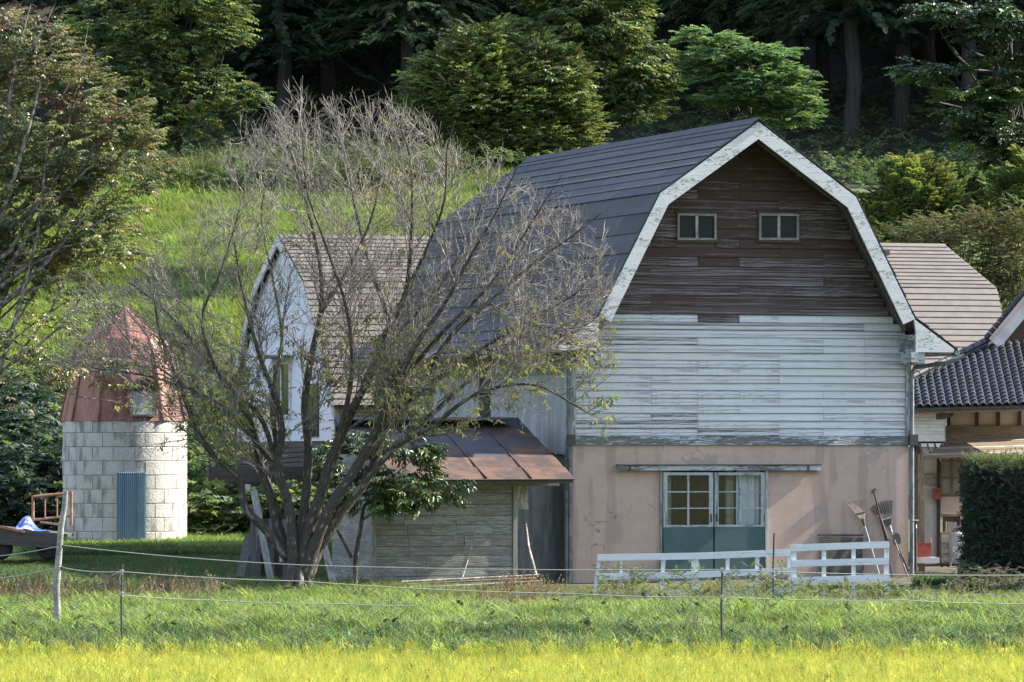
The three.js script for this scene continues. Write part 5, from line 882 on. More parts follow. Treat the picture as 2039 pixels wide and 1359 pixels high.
// ---------------------------------------------------------------- cedar forest
const cedarSpots = [];
{
  seed(41);
  const makeCedar = (label, px, D, H, y0, r, sd, cols) => {
    seed(sd); const b = pxGround(px, D), t = thing('cedar_tree', label, 'tree', b, 0, 'cedars of the forest edge'), items = [];
    part(t, 'trunk', limbTo(V(0, -0.5, 0), V(gauss() * 0.2, H, gauss() * 0.2), 0.30, 0.05, 0.02, 8, 9), M.barkDark);
    const tiers = Math.round((H - y0) / 0.55), br = [];
    for (let i = 0; i < tiers; i++) {
      const t01 = i / tiers, y = lerp(y0, H, t01), rad = r * Math.pow(1 - t01, 0.7) * rr(0.75, 1.15) + 0.25, nb = Math.round(5 + 5 * (1 - t01)), a0 = R() * 6.28;
      for (let k = 0; k < nb; k++) {
        const a = a0 + k / nb * 6.283 + gauss() * 0.2, L = rad * rr(0.7, 1.15), droop = rr(0.12, 0.4);
        if (i % 3 === 0 && k % 2 === 0) br.push(rod([V(0, y, 0), V(Math.cos(a) * L * 0.5, y + 0.05, -Math.sin(a) * L * 0.5), V(Math.cos(a) * L, y - droop * L, -Math.sin(a) * L)], 0.035, 4, 0.01));
        const m = Math.max(3, Math.round(L / 0.24)); const col = cols[Math.floor(R() * cols.length)], tone = rr(0.7, 1.3);
        for (let j = 0; j < m; j++) { const f = (j + 0.55) / m, yy = y - droop * L * f * f + gauss() * 0.14; items.push({ p: V(Math.cos(a) * L * f + gauss() * 0.1, yy, -Math.sin(a) * L * f + gauss() * 0.1), q: new THREE.Quaternion().setFromEuler(new THREE.Euler(gauss() * 0.4, a + gauss() * 0.7, rr(-0.55, 0.15), 'YXZ')), s: rr(0.38, 0.72), c: vary(mul3(col, tone), 0.2) }); }
      }
    }
    part(t, 'branches', br, M.barkDark, true); splitScatter(t, 'crown', SPRIG.cedar, M.needle, items); return t;
  };
  const GREEN = [[0.040, 0.075, 0.022], [0.055, 0.095, 0.028], [0.03, 0.06, 0.02]];  // lighter palette gives some cedars their sunlit look by colour
  const A = makeCedar('dark cedar with hanging sprays right of the yellow green tree', 560, 186, 25, 3.2, 3.3, 42, DARK);
  const Bt = makeCedar('cedar with sunlit crown behind the round tree left of centre', 800, 184, 26, 4.0, 3.0, 43, GREEN);
  const Ct = makeCedar('dark cedar with a bare lower trunk right of the barn peak', 1690, 182, 27, 5.0, 3.3, 44, DARK);
  const spot = (src, px, D, label, turn, s) => { const b = pxGround(px, D), c = copyOf(src, label, b, turn); c.scale.setScalar(s); };
  spot(A, 660, 190, 'dark cedar rising second right of the yellow green tree', 1.3, 1.05);
  spot(A, 470, 192, 'dark cedar standing behind the hanging tips of yellow green tree', 2.7, 0.98);
  spot(A, 740, 194, 'dark cedar in the gap left of the sunlit centre cedar', 4.1, 1.08);
  spot(Bt, 890, 190, 'cedar with lit top standing behind the glossy tree top', 2.0, 0.96);
  spot(Bt, 1430, 190, 'cedar with green lit sprays above the layered tree', 0.8, 1.04);
  spot(Bt, 1590, 188, 'cedar with feathery lit sprays right of the layered tree', 3.5, 1.0);
  spot(A, 1340, 196, 'dark cedar in the shadow between chestnut like and layered trees', 5.0, 1.1);
  spot(Ct, 1790, 184, 'dark bare trunked cedar above the sunlit cypress bush', 1.1, 1.03);
  spot(Ct, 1640, 192, 'slim dark cedar trunk close right of the barn roof peak', 2.2, 1.0);
  spot(Ct, 1860, 190, 'dark bare trunked cedar between the two cypress bushes', 3.9, 0.97);
  spot(Ct, 1930, 182, 'dark bare trunked cedar behind the tall dark shrub', 5.2, 1.05);
  spot(Ct, 2010, 190, 'dark bare trunked cedar behind the upper right hanging tree', 0.4, 1.0);
  spot(A, 300, 190, 'dark cedar behind the left part of the yellow green tree', 0.6, 1.0);
  spot(A, 180, 186, 'dark cedar behind the reddish top of the big left tree', 3.3, 1.0);
  spot(A, 1060, 196, 'dark cedar behind the chestnut like tree top', 5.6, 1.0);
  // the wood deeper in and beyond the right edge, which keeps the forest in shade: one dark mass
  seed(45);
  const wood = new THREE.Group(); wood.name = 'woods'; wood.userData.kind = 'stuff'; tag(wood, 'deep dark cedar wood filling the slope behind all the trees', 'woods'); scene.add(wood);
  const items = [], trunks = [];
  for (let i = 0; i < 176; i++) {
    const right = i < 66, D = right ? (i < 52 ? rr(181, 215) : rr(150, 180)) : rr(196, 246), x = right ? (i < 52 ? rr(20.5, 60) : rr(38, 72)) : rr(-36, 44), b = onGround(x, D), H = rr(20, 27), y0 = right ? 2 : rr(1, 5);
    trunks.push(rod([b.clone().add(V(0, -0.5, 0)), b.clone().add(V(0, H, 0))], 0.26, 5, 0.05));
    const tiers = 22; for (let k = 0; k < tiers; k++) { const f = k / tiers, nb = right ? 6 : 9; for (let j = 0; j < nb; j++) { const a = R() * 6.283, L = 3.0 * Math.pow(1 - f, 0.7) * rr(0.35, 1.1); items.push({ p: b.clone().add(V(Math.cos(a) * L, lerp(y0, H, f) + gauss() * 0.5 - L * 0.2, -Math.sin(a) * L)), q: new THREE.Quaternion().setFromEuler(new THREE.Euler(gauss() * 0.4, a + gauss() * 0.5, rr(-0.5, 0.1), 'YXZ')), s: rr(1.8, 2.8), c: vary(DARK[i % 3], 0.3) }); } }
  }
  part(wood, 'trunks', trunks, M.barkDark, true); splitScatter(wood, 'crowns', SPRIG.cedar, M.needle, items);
  // low growth on the forest floor
  seed(46); const fl = []; for (let i = 0; i < 5200; i++) { const D = rr(166, 196), x = rr(-20, 21), c = R() < 0.12 ? [0.11, 0.13, 0.04] : MIDG[i % 3]; const b = onGround(x, D); fl.push({ p: b.add(V(0, rr(0.1, 0.9), 0)), q: Q(R() * 6.28, gauss() * 0.3, rr(0.1, 0.8)), s: rr(0.7, 1.3), c: vary(c, 0.3) }); }
  const fu = scatter(scene, 'undergrowth', SPRIG.broad[0], M.leaf, fl); tag(fu, 'low leafy undergrowth on the dark forest floor', 'undergrowth');
}
// ---------------------------------------------------------------- slope plants: vines, hill grass, tall plume grass
{
  seed(51);
  const vines = [], grassy = [], lowLeaf = [];
  for (let i = 0; i < 15000; i++) {                                    // broad leaved creepers behind silo and trailer
    const D = rr(114.5, 141), x = lerp(-0.118, -0.036, R()) * D, n = fbm(x / 20 + 9, D / 20, 30, 30, 55, 3), b = onGround(x, D), px = CX + x / D * FPX, e = clamp((px - 380) / 60);
    if (D < 117 && Math.abs(px - 248) < 132) continue; if (D > 132 && R() < (D - 132) / 11) continue;
    if (px > 395 && D > 116.5 && D < 127) { if (px > 440) continue; }
    const mound = (px < 140 ? 2.9 : 1.7) * n * (1 - sm(124, 141, D) * 0.5) * R();
    vines.push({ p: b.add(V(0, 0.1 + mound, 0)), q: Q(R() * 6.28, gauss() * 0.5, rr(-0.3, 0.5)), s: rr(0.7, 1.35), c: vary(px < 150 ? (R() < 0.12 ? MIDG[i % 3] : DARK[i % 3]) : R() < 0.3 ? LIME[i % 3] : MIDG[i % 3], 0.3) });  // left creepers darker: shade of tree and silo put into leaf colour
  }
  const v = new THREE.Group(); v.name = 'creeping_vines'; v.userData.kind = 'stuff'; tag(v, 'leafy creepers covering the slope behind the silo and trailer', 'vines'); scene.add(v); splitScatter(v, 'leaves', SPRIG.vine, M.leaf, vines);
  seed(52);
  const G1 = [1, 2, 3].map((k) => tuft(15, 0.42, 0.022, 0.9, 700 + k, 0.2));
  for (let i = 0; i < 42000; i++) {
    const D = rr(127, 173), x = lerp(-0.106, 0.0, R()) * D, n = fbm(x / 16 + 9, D / 16, 40, 40, 57, 3); if (D < 138 && R() > (D - 127) / 11) continue;
    const trench = sm(150.6, 151.6, D) * (1 - sm(152.8, 153.6, D)), px = CX + x / D * FPX, dry = fbm(x / 9 + 9, D / 9, 60, 60, 58, 3) > 0.60;
    const c = trench > 0.5 && px > 290 && px < 480 ? [0.06, 0.12, 0.03] : dry ? [0.15, 0.14, 0.05] : [[0.22, 0.31, 0.04], [0.26, 0.34, 0.045], [0.18, 0.28, 0.038]][i % 3];
    grassy.push({ p: onGround(x, D), q: Q(R() * 6.28, gauss() * 0.15, gauss() * 0.15), s: rr(0.6, 1.15) * (0.7 + 0.6 * n) * (R() < 0.03 ? 2 : 1), c: vary(c, 0.32) });
  }
  const hg = new THREE.Group(); hg.name = 'hill_grass'; hg.userData.kind = 'stuff'; tag(hg, 'bright mown grass on the terraced hillside behind the silo', 'grass'); scene.add(hg); splitScatter(hg, 'blades', G1, M.grass, grassy);
  seed(53);
  const T2 = [1, 2].map((k) => tuft(26, 1.5, 0.03, 0.75, 710 + k, 0.25, 4, 5)), tall = [];
  for (let i = 0; i < 420; i++) { const px = rr(300, 900), D = rr(167, 174); if (fbm(px / 60, D / 6, 40, 40, 61, 2) < 0.42 && px < 640) continue; tall.push({ p: pxGround(px, D), q: Q(R() * 6.28), s: rr(0.6, 1.15), c: vary(R() < 0.35 ? [0.20, 0.19, 0.08] : [0.10, 0.14, 0.035], 0.25) }); }
  const tg = new THREE.Group(); tg.name = 'plume_grass'; tg.userData.kind = 'stuff'; tag(tg, 'tall plumed grass along the top of the hillside below the forest', 'grass'); scene.add(tg); splitScatter(tg, 'blades', T2, M.grass, tall);
  const sh = []; seed(54); for (let i = 0; i < 900; i++) { const px = rr(330, 760), D = rr(166, 172), b = pxGround(px, D); sh.push({ p: b.add(V(0, rr(0, 1.1) * fbm(px / 50, 3, 60, 60, 63, 2) * 1.6, 0)), q: Q(R() * 6.28, gauss() * 0.4, rr(0, 0.9)), s: rr(0.8, 1.3), c: vary(MIDG[i % 3], 0.3) }); }
  tag(scatter(scene, 'scrub', SPRIG.broad[1], M.leaf, sh), 'dark leafy scrub at the edge of hillside and forest', 'scrub');
  // scattered bushes with yellowish leaves low on the slope between silo and white gable
  seed(55); const lw = []; for (let i = 0; i < 2600; i++) { const D = rr(128, 146), px = rr(130, 480), b = pxGround(px, D), n = fbm(px / 40, D / 5, 60, 60, 65, 3); if (n < 0.46) continue; lw.push({ p: b.add(V(0, rr(0, 1.5) * n, 0)), q: Q(R() * 6.28, gauss() * 0.4, rr(-0.2, 0.6)), s: rr(0.8, 1.4), c: vary([[0.14, 0.15, 0.04], [0.09, 0.12, 0.03], [0.12, 0.12, 0.05]][i % 3], 0.3) }); }
  tag(scatter(scene, 'low_shrubs', SPRIG.small[0], M.leaf, lw), 'yellowish low shrubs on the slope between silo and white gable', 'shrubs');
  // two green netting lines strung along the terrace
  for (const [py, lab] of [[494, 'upper thin green line strung along the hillside terrace'], [523, 'lower thin green line strung along the hillside terrace']]) solo('terrace_line', lab, 'line', rod([P(290, py + 1, 151), P(380, py, 151), P(500, py + 2, 151)], 0.012, 5), std({ color: C(0.10, 0.25, 0.12) }));
}
// ---------------------------------------------------------------- bank grass, lawn, weeds, rice
{
  seed(61);
  const G = [1, 2, 3].map((k) => tuft(13, 0.34, 0.017, 1.05, 720 + k, 0.10, 3)), LG = [1, 2].map((k) => tuft(14, 0.10, 0.012, 0.8, 730 + k, 0.1)), bank = [], lawn = [];
  for (let i = 0; i < 34000; i++) {
    const D = rr(78.0, 98.2), x = lerp(-0.112, 0.112, R()) * D, px = CX + x / D * FPX, n = fbm(x / 10 + 9, D / 10, 60, 60, 66, 3), n2 = fbm(x / 4 + 9, D / 4, 90, 90, 67, 2); if (n2 < 0.28 && R() < 0.7) continue; if (Math.pow((x + 7.9) / 0.6, 2) + Math.pow((D - 84.6) / 1.4, 2) < 1 && R() < 0.85) continue;
    const nearTop = sm(92, 97, D), dry = D > 89 && R() < 0.55 * Math.exp(-Math.pow((px - 1030) / 130, 2)) ? 1 : R() < 0.07 ? 1 : 0;
    const c = dry ? [0.17, 0.16, 0.065] : R() < (D < 81.5 ? 0.5 : 0.2) ? [0.035, 0.085, 0.035] : mix3([0.11, 0.18, 0.03], [0.27, 0.35, 0.05], clamp(n * 1.8 - 0.45));  // dark weeds, more of them low down where slope shade is coloured in
    bank.push({ p: onGround(x, D), q: Q(R() * 6.28, gauss() * 0.2, gauss() * 0.2), s: rr(0.55, 1.2) * (0.6 + 0.8 * n) * (1 - 0.68 * sm(88, 92, D) * sm(800, 1100, px)) * (1 - 0.3 * sm(90, 94, D)), c: vary(c, 0.38) });
  }
  const bg = new THREE.Group(); bg.name = 'bank_grass'; bg.userData.kind = 'stuff'; tag(bg, 'bright rough grass on the bank between rice field and barn', 'grass'); scene.add(bg); splitScatter(bg, 'blades', G, M.grass, bank);
  seed(62);
  for (let i = 0; i < 30000; i++) { const D = rr(97, 116), x = lerp(-0.108, -0.03, R()) * D; lawn.push({ p: onGround(x, D), q: Q(R() * 6.28, gauss() * 0.2, gauss() * 0.2), s: rr(0.7, 1.4) * (D > 108.5 ? 1.9 : 1), c: vary(D > 110.6 ? [[0.17, 0.25, 0.045], [0.21, 0.29, 0.05]][i % 2] : [[0.065, 0.115, 0.026], [0.08, 0.135, 0.03]][i % 2], 0.25) }); }  // sunlit strip before the silo painted in with brighter blades
  for (let i = 0; i < 2500; i++) { const D = rr(98.5, 101.5), x = lerp(0.081, 0.112, R()) * D; lawn.push({ p: onGround(x, D), q: Q(R() * 6.28), s: rr(0.8, 1.8), c: vary([0.06, 0.10, 0.028], 0.2) }); }
  const lg = new THREE.Group(); lg.name = 'lawn'; lg.userData.kind = 'stuff'; tag(lg, 'shaded short lawn between the silo and the rope fence with its sunlit strip painted lighter', 'lawn'); scene.add(lg); splitScatter(lg, 'blades', LG, M.grass, lawn);
  // seeding grass stalks in the shade behind the wooden post
  seed(63); const S1 = tuft(9, 0.42, 0.010, 0.25, 741, 0.12, 2, 7), stalks = [];
  for (let i = 0; i < 260; i++) { const px = -20 + 480 * Math.pow(R(), 1.5), D = rr(90, 95) + gauss(); if (fbm(px / 30, D, 90, 90, 69, 2) < 0.42) continue; stalks.push({ p: pxGround(px, D), q: Q(R() * 6.28), s: rr(0.6, 1.1), c: vary([0.20, 0.15, 0.085], 0.25) }); }
  for (let i = 0; i < 60; i++) { const px = 1030 + gauss() * 95, D = 93.5 + gauss() * 2.2; if (fbm(px / 22, D, 90, 90, 70, 2) < 0.45) continue; stalks.push({ p: pxGround(px, D), q: Q(R() * 6.28), s: rr(0.5, 1.0), c: vary([0.19, 0.15, 0.08], 0.3) }); }
  for (let i = 0; i < 130; i++) { const px = rr(1180, 2050), D = rr(90, 94.6); if (px > 1600 && R() < 0.6) continue; stalks.push({ p: pxGround(px, D), q: Q(R() * 6.28), s: rr(0.4, 0.95), c: vary([0.20, 0.20, 0.08], 0.25) }); }
  tag(scatter(scene, 'seed_stalks', S1, M.grass, stalks), 'brownish seeding grass stalks standing above the bank', 'grass stalks');
  // leafy weeds before the white rail fence
  seed(64); const weeds = [];
  for (let i = 0; i < 60; i++) { const px = i < 42 ? rr(1185, 1590) : rr(1600, 1800), D = rr(93.4, 95.6), b = pxGround(px, D), H = rr(0.15, px < 1590 ? 0.7 : 0.3); for (let k = 0; k < 12; k++) weeds.push({ p: b.clone().add(V(gauss() * 0.06, H * R(), gauss() * 0.06)), q: Q(R() * 6.28, gauss() * 0.3, rr(0.1, 0.9)), s: rr(0.4, 0.9), c: vary([[0.12, 0.17, 0.045], [0.16, 0.17, 0.06], [0.08, 0.13, 0.035]][k % 3], 0.25) }); }
  tag(scatter(scene, 'fence_weeds', SPRIG.small[1], M.leaf, weeds), 'leafy weeds growing along the white rail fence', 'weeds');
  // broad leaved plants along the rice edge
  seed(65); const pl = sprig(8, 0.18, 0.20, 0.17, 0.15, 751, 0.9), broad = [];
  for (const [p0, p1, n] of [[300, 520, 26], [640, 800, 30], [880, 1000, 30], [1040, 1120, 12], [1230, 1380, 44], [1560, 1620, 8], [1940, 2050, 40], [60, 200, 12]]) for (let i = 0; i < n; i++) { const D = 78.4 + 6 * R() * R(); broad.push({ p: pxGround(rr(p0, p1), D).add(V(0, rr(0.08, 0.26), 0)), q: Q(R() * 6.28, gauss() * 0.3, rr(0.1, 0.7)), s: rr(0.3, 0.72), c: vary([[0.12, 0.20, 0.06], [0.17, 0.24, 0.10], [0.08, 0.14, 0.04]][i % 3], 0.3) }); }
  for (let i = 0; i < 420; i++) { const D = rr(79, 92), px = rr(-20, 2060); if (fbm(px / 70, D / 3, 90, 90, 91, 2) < 0.5) continue; broad.push({ p: pxGround(px, D).add(V(0, rr(0.08, 0.28), 0)), q: Q(R() * 6.28, gauss() * 0.3, rr(0.2, 1.0)), s: rr(0.25, 0.6), c: vary([[0.06, 0.11, 0.035], [0.12, 0.17, 0.05], [0.15, 0.14, 0.06]][i % 3], 0.3) }); }
  tag(scatter(scene, 'broadleaf_weeds', pl, M.leaf, broad), 'broad leaved weeds along the edge of the rice field', 'weeds');
  // dry leaf litter patch on the bank
  // rice
  seed(66); const RG = [1, 2, 3].map((k) => { const a = tuft(22, 0.75, 0.0085, 0.26, 760 + k, 0.11, 3, 0), pos = []; seed(770 + k); for (let i = 0; i < 7; i++) { const q = V(gauss() * 0.09, rr(0.50, 0.66), gauss() * 0.09), b = R() * 6.28; for (let j = 0; j < 5; j++) { const o = q.clone().add(V(Math.cos(b) * j * 0.018, -j * j * 0.0045, Math.sin(b) * j * 0.018)); pos.push(...o.toArray(), ...o.clone().add(V(0.012, -0.02, 0.004)).toArray(), ...o.clone().add(V(-0.004, -0.028, 0.012)).toArray()); } } return merge([a, tris(pos)]); });
  const rice = [];
  for (let i = 0; i < 42000; i++) { const D = rr(57, 77.6), x = lerp(-0.125, 0.125, R()) * D, n = fbm(x / 8 + 9, D / 8, 60, 60, 68, 3); rice.push({ p: onGround(x, D), q: Q(R() * 6.28, gauss() * 0.07, gauss() * 0.07), s: V(1, rr(0.84, 1.1) * (0.94 + 0.12 * n), 1), c: vary(R() < 0.22 ? [0.14, 0.21, 0.04] : mix3([0.39, 0.41, 0.05], [0.50, 0.485, 0.075], n), 0.36) }); }
  const rf = new THREE.Group(); rf.name = 'rice_field'; rf.userData.kind = 'stuff'; tag(rf, 'ripening yellow green rice along the bottom of the view', 'rice field'); scene.add(rf); splitScatter(rf, 'rice', RG, M.grass, rice);
}
// ---------------------------------------------------------------- clipped hedge at the right
{
  seed(71);
  const D = 98.2, b = pxGround(1985, D), h = thing('hedge', 'clipped square dark hedge at the right edge with its sunlit top painted lighter', 'hedge', b);
  const x0 = (1938 - 1985) / FPX * D, x1 = x0 + 2.6, y1 = EYE + (HY - 925) / FPX * D - b.y, z0 = 0.5, z1 = -1.3, items = [];
  const core = new THREE.BoxGeometry(x1 - x0 - 0.3, y1 - 0.15, z0 - z1 - 0.3, 10, 10, 8), cp = core.attributes.position; for (let i = 0; i < cp.count; i++) cp.setXYZ(i, cp.getX(i) + gauss() * 0.05, cp.getY(i) + gauss() * 0.05, cp.getZ(i) + gauss() * 0.05); core.computeVertexNormals(); core.translate((x0 + x1) / 2, y1 / 2, (z0 + z1) / 2);
  part(h, 'branches', core, M.barkDark);
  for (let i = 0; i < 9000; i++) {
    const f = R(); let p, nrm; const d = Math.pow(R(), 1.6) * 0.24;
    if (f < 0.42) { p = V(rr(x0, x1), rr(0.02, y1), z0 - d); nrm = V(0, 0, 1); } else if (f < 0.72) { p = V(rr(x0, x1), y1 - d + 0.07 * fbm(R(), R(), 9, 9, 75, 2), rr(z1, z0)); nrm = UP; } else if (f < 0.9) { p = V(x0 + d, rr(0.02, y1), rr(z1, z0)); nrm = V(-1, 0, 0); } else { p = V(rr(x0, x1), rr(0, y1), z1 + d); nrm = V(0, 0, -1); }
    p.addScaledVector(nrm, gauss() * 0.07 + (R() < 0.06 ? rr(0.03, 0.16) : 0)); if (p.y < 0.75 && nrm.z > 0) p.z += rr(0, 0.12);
    items.push({ p, q: new THREE.Quaternion().setFromUnitVectors(V(1, 0, 0), nrm.clone().addScaledVector(dirv(), 0.8).normalize()), s: rr(0.35, 0.7), c: vary(nrm.y > 0.5 ? [0.11, 0.14, 0.035] : [0.022, 0.045, 0.022], 0.3) });  // leaf colour carries the light: pale sunlit top, dark shaded sides
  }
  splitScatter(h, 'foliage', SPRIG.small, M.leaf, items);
  const low = []; for (let i = 0; i < 500; i++) low.push({ p: pxGround(rr(1900, 2060), rr(95.5, 97.6)).add(V(0, rr(0.02, 0.5) * R(), 0)), q: Q(R() * 6.28, gauss() * 0.4, rr(0, 0.9)), s: rr(0.5, 1), c: vary(R() < 0.4 ? [0.14, 0.11, 0.07] : [0.06, 0.09, 0.035], 0.3) });
  tag(scatter(scene, 'hedge_weeds', SPRIG.small[0], M.leaf, low), 'brownish leafy weeds at the foot of the clipped hedge', 'weeds');
}
// ---------------------------------------------------------------- the twiggy tree in front of the barn
{
  seed(81);
  const D = 95.2, base = pxGround(592, D), t = thing('bare_tree', 'many stemmed half bare tree with pale twigs in front of barns', 'tree', base), L = (px, py, dz = 0) => P(px, py, D + dz).sub(base);
  const stems = [
    [[[578, 1170], [572, 1120], [556, 1060], [540, 1000], [520, 930], [505, 860], [470, 790], [420, 730], [360, 650], [310, 600], [262, 560]], 0.15, 0.02, 0.5],
    [[[572, 1110], [530, 1062], [492, 1010], [470, 950], [432, 910], [395, 862], [370, 800], [342, 735], [318, 665], [306, 600]], 0.105, 0.018, -0.6],
    [[[585, 1165], [580, 1080], [575, 1000], [555, 930], [560, 860], [545, 790], [520, 720], [500, 640], [478, 560], [470, 480]], 0.13, 0.015, -0.3],
    [[[595, 1165], [598, 1080], [606, 990], [612, 900], [606, 800], [622, 700], [640, 620], [640, 540], [620, 440], [590, 330], [556, 216]], 0.13, 0.012, 0.7],
    [[[600, 1165], [612, 1080], [636, 990], [668, 900], [704, 820], [742, 740], [770, 660], [800, 590], [818, 500], [824, 400], [812, 300], [790, 230]], 0.15, 0.014, 0.2],
    [[[606, 1168], [626, 1090], [660, 1010], [712, 930], [750, 850], [790, 770], [826, 690], [880, 610], [930, 520], [980, 430], [1030, 330]], 0.14, 0.013, -0.7],
    [[[612, 1165], [640, 1090], [682, 1020], [730, 960], [760, 880], [770, 800], [776, 720], [770, 640], [742, 540], [712, 430], [690, 320], [664, 214]], 0.13, 0.012, 0.9],
    [[[640, 1060], [690, 1004], [736, 950], [790, 890], [860, 850], [930, 800], [1000, 770], [1070, 770], [1130, 800], [1176, 826]], 0.085, 0.010, -1.0],
    [[[712, 930], [770, 850], [840, 780], [920, 720], [1000, 670], [1080, 620], [1160, 570], [1200, 480]], 0.075, 0.010, 0.4],
    [[[742, 850], [830, 760], [910, 660], [990, 590], [1070, 520], [1150, 470], [1204, 420]], 0.07, 0.010, -0.4],
    [[[560, 940], [520, 830], [450, 760], [400, 640], [440, 540], [480, 400], [500, 330]], 0.06, 0.008, -1.0],
    [[[636, 620], [690, 540], [740, 430], [760, 330], [752, 210]], 0.05, 0.008, 1.1],
    [[[800, 590], [850, 500], [880, 400], [890, 300], [905, 240]], 0.05, 0.008, -0.8],
    [[[560, 950], [480, 850], [380, 780], [270, 700], [160, 540]], 0.05, 0.007, 0.9],
    [[[505, 860], [420, 800], [300, 750], [200, 735], [130, 720]], 0.04, 0.007, -0.9],
    [[[704, 820], [760, 700], [850, 600], [930, 480], [975, 340], [985, 290]], 0.06, 0.008, 0.8],
    [[[790, 770], [880, 660], [980, 560], [1060, 440], [1120, 350]], 0.055, 0.008, -1.2],
    [[[560, 930], [540, 800], [560, 680], [540, 560], [520, 430], [545, 300]], 0.06, 0.008, 1.2],
    [[[636, 990], [680, 860], [700, 740], [690, 620], [650, 480], [610, 380], [600, 260]], 0.07, 0.008, -1.2],
    [[[770, 900], [860, 820], [960, 740], [1060, 690], [1150, 660], [1190, 600]], 0.055, 0.008, 1.2],
  ];
  const twigs = [], tips = [], nodes = [];
  const inside = (p) => { const px = CX + (p.x + base.x) / D * FPX + gauss() * 34, py = HY - (p.y + base.y - EYE) / D * FPX + gauss() * 34; const top = px < 560 ? lerp(560, 230, sm(250, 560, px)) : px < 780 ? 195 : lerp(200, 470, (px - 780) / 430); return px > 120 && px < 1210 && py > top && py < (px > 700 ? 985 - Math.max(0, px - 1000) * 0.5 : px < 420 ? 900 : 1000); };
  const grow = (o, d, len, r, lvl) => {
    const n = Math.max(3, Math.round(len / 0.19)), pts = [o.clone()], dd = d.clone(); let p = o.clone(); const st = len / n;
    for (let i = 0; i < n; i++) { dd.addScaledVector(dirv(), lvl > 1 ? 0.2 : 0.15); dd.y += lvl > 1 ? -0.012 : 0.02; dd.normalize(); p = p.clone().addScaledVector(dd, st * rr(0.8, 1.2)); pts.push(p); if (!inside(p)) break; }
    if (pts.length < 3) return;
    twigs.push(rod(pts, r, lvl > 1 ? 3 : 4, Math.max(0.0030, r * 0.4)));
    tips.push([pts[pts.length - 1], dd.clone(), lvl]);
    if (lvl < 3) { const kids = Math.round(len / (lvl === 0 ? 0.14 : 0.17) * rr(0.7, 1.1)); for (let k = 0; k < kids; k++) { const i = 1 + Math.floor(Math.pow(R(), 0.8) * (pts.length - 1)), q = pts[Math.min(i, pts.length - 1)], nd = d.clone().multiplyScalar(0.9).addScaledVector(dirv(), 0.72); nd.y += 0.12; nd.normalize(); grow(q, nd, len * rr(0.32, 0.6), r * 0.58, lvl + 1); } }
  };
  stems.forEach(([list, r0, r1, dz], si) => {
    const pts = list.map(([x, y], i) => L(x + gauss() * 5, y + (i ? gauss() * 5 : 0), dz * i / list.length * 1.6 + gauss() * 0.04)), cv = new THREE.CatmullRomCurve3(pts), fine = cv.getPoints(list.length * 4);
    part(t, si < 1 ? 'trunk' : 'limb', rod(fine, fine.map((_, i) => lerp(r0, r1, Math.pow(i / (fine.length - 1), 0.75)) * rr(0.94, 1.06)), 9), M.bark);
    for (let i = Math.round(fine.length * 0.30); i < fine.length; i++) {
      const f = i / fine.length, tan = cv.getTangent(f); if (R() > 0.86) continue;
      const d = tan.clone().multiplyScalar(0.85).addScaledVector(dirv(), 0.75).add(V((fine[i].x + base.x + 3) * 0.06, 0.15, 0)).normalize();
      grow(fine[i], d, rr(0.7, 1.9) * (1.2 - 0.4 * f), lerp(0.019, 0.0095, f), 0);
    }
    grow(fine[fine.length - 1], cv.getTangent(1), rr(0.5, 0.9), r1, 1);
  });
  console.log('twigs', twigs.length);
  for (let k = 0; k < twigs.length; k += 3000) part(t, 'twigs', twigs.slice(k, k + 3000), M.twig, true);
  const flare = []; for (let k = 0; k < 6; k++) { const a = k * 1.05 + 0.3; flare.push(rod([V(Math.cos(a) * 0.1, 0.5, Math.sin(a) * 0.1), V(Math.cos(a) * 0.24, 0.14, Math.sin(a) * 0.22), V(Math.cos(a) * 0.5, -0.12, Math.sin(a) * 0.45)], 0.11, 7, 0.05)); } part(t, 'root_flare', flare, M.bark);
  // the leaves that are left: mostly low and to the left
  const lv = [];
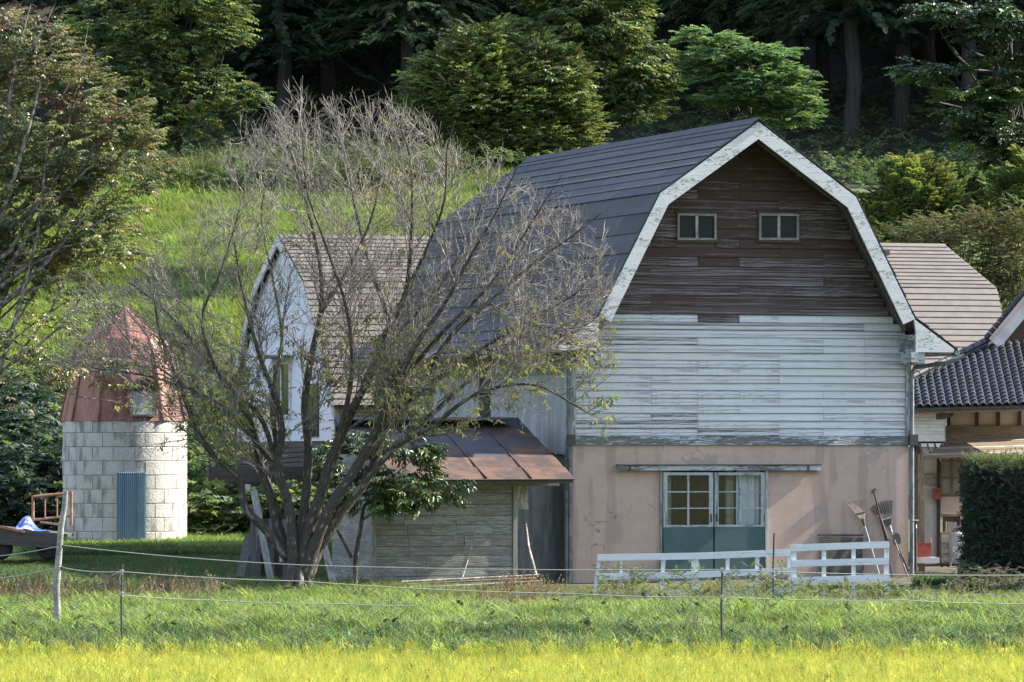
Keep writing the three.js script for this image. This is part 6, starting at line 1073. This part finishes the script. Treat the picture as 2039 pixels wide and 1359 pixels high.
  for (const [p, d, lvl] of tips) { const py = HY - (p.y + base.y - EYE) / D * FPX, px = CX + (p.x + base.x) / D * FPX, pr = 0.02 + 0.8 * sm(590, 820, py) * (px < 420 ? 0.45 : 0.9); if (R() > pr * 0.32) continue; const n = 1 + Math.floor(R() * 1.6); for (let k = 0; k < n; k++) lv.push({ p: p.clone().addScaledVector(dirv(), 0.08), q: Q(R() * 6.28, gauss() * 0.4, rr(-0.9, 0.1)), s: rr(0.6, 1.1), c: vary([[0.18, 0.21, 0.05], [0.11, 0.14, 0.035], [0.26, 0.25, 0.07], [0.14, 0.12, 0.05]][Math.floor(R() * 4)], 0.3) }); }
  splitScatter(t, 'leaves', SPRIG.sparse, M.leaf, lv);
  // sapling with dense dark leaves in front of the shed
  seed(82);
  const sb = pxGround(706, 96.4), sp = thing('sapling', 'slim leafy sapling with glossy dark green leaves before the shed planks', 'sapling', sb), S = (px, py, dz = 0) => P(px, py, 96.4 + dz).sub(sb);
  part(sp, 'trunk', rod([S(706, 1168), S(708, 1110), S(718, 1050), S(724, 1010), S(760, 970)], [0.05, 0.045, 0.04, 0.034, 0.02], 8), M.bark);
  part(sp, 'limb', rod([S(700, 1112), S(684, 1080), S(662, 1040), S(650, 1010)], 0.035, 7, 0.015), M.bark); part(sp, 'limb', rod([S(720, 1036), S(780, 1004), S(850, 985), S(900, 975)], 0.022, 6, 0.008), M.bark); part(sp, 'limb', rod([S(722, 1012), S(780, 950), S(830, 910)], 0.02, 6, 0.008), M.bark);
  const sl = crownItems([[770, 975, 90, 45], [850, 985, 60, 30], [830, 930, 70, 40], [720, 985, 50, 40], [700, 940, 60, 50, 0.3, 0.6], [890, 975, 26, 24], [780, 900, 60, 40, 0.3, 0.7], [740, 880, 70, 40, 0.3, 0.6], [690, 910, 50, 50, 0.3, 0.6], [820, 880, 50, 30, 0.3, 0.5]], 96.4, { clumps: 110, per: 9, size: 1, cr: 0.2, flat: 0.7, colors: [[0.045, 0.085, 0.025], [0.07, 0.12, 0.03], [0.10, 0.14, 0.035]], shell: 0.2, lift: 0.3 });
  sl.items.forEach((i) => i.p.sub(sb)); splitScatter(sp, 'crown', [1, 2].map((k) => sprig(8, 0.26, 0.14, 0.052, 0.45, 790 + k)), M.shinyLeaf, sl.items);
}
// ---------------------------------------------------------------- draw
const renderer = new THREE.WebGLRenderer({ antialias: true });
renderer.setSize(1024, 682);
renderer.shadowMap.enabled = true;
renderer.toneMapping = THREE.LinearToneMapping;
renderer.toneMappingExposure = EXPOSURE;
renderer.render(scene, camera);
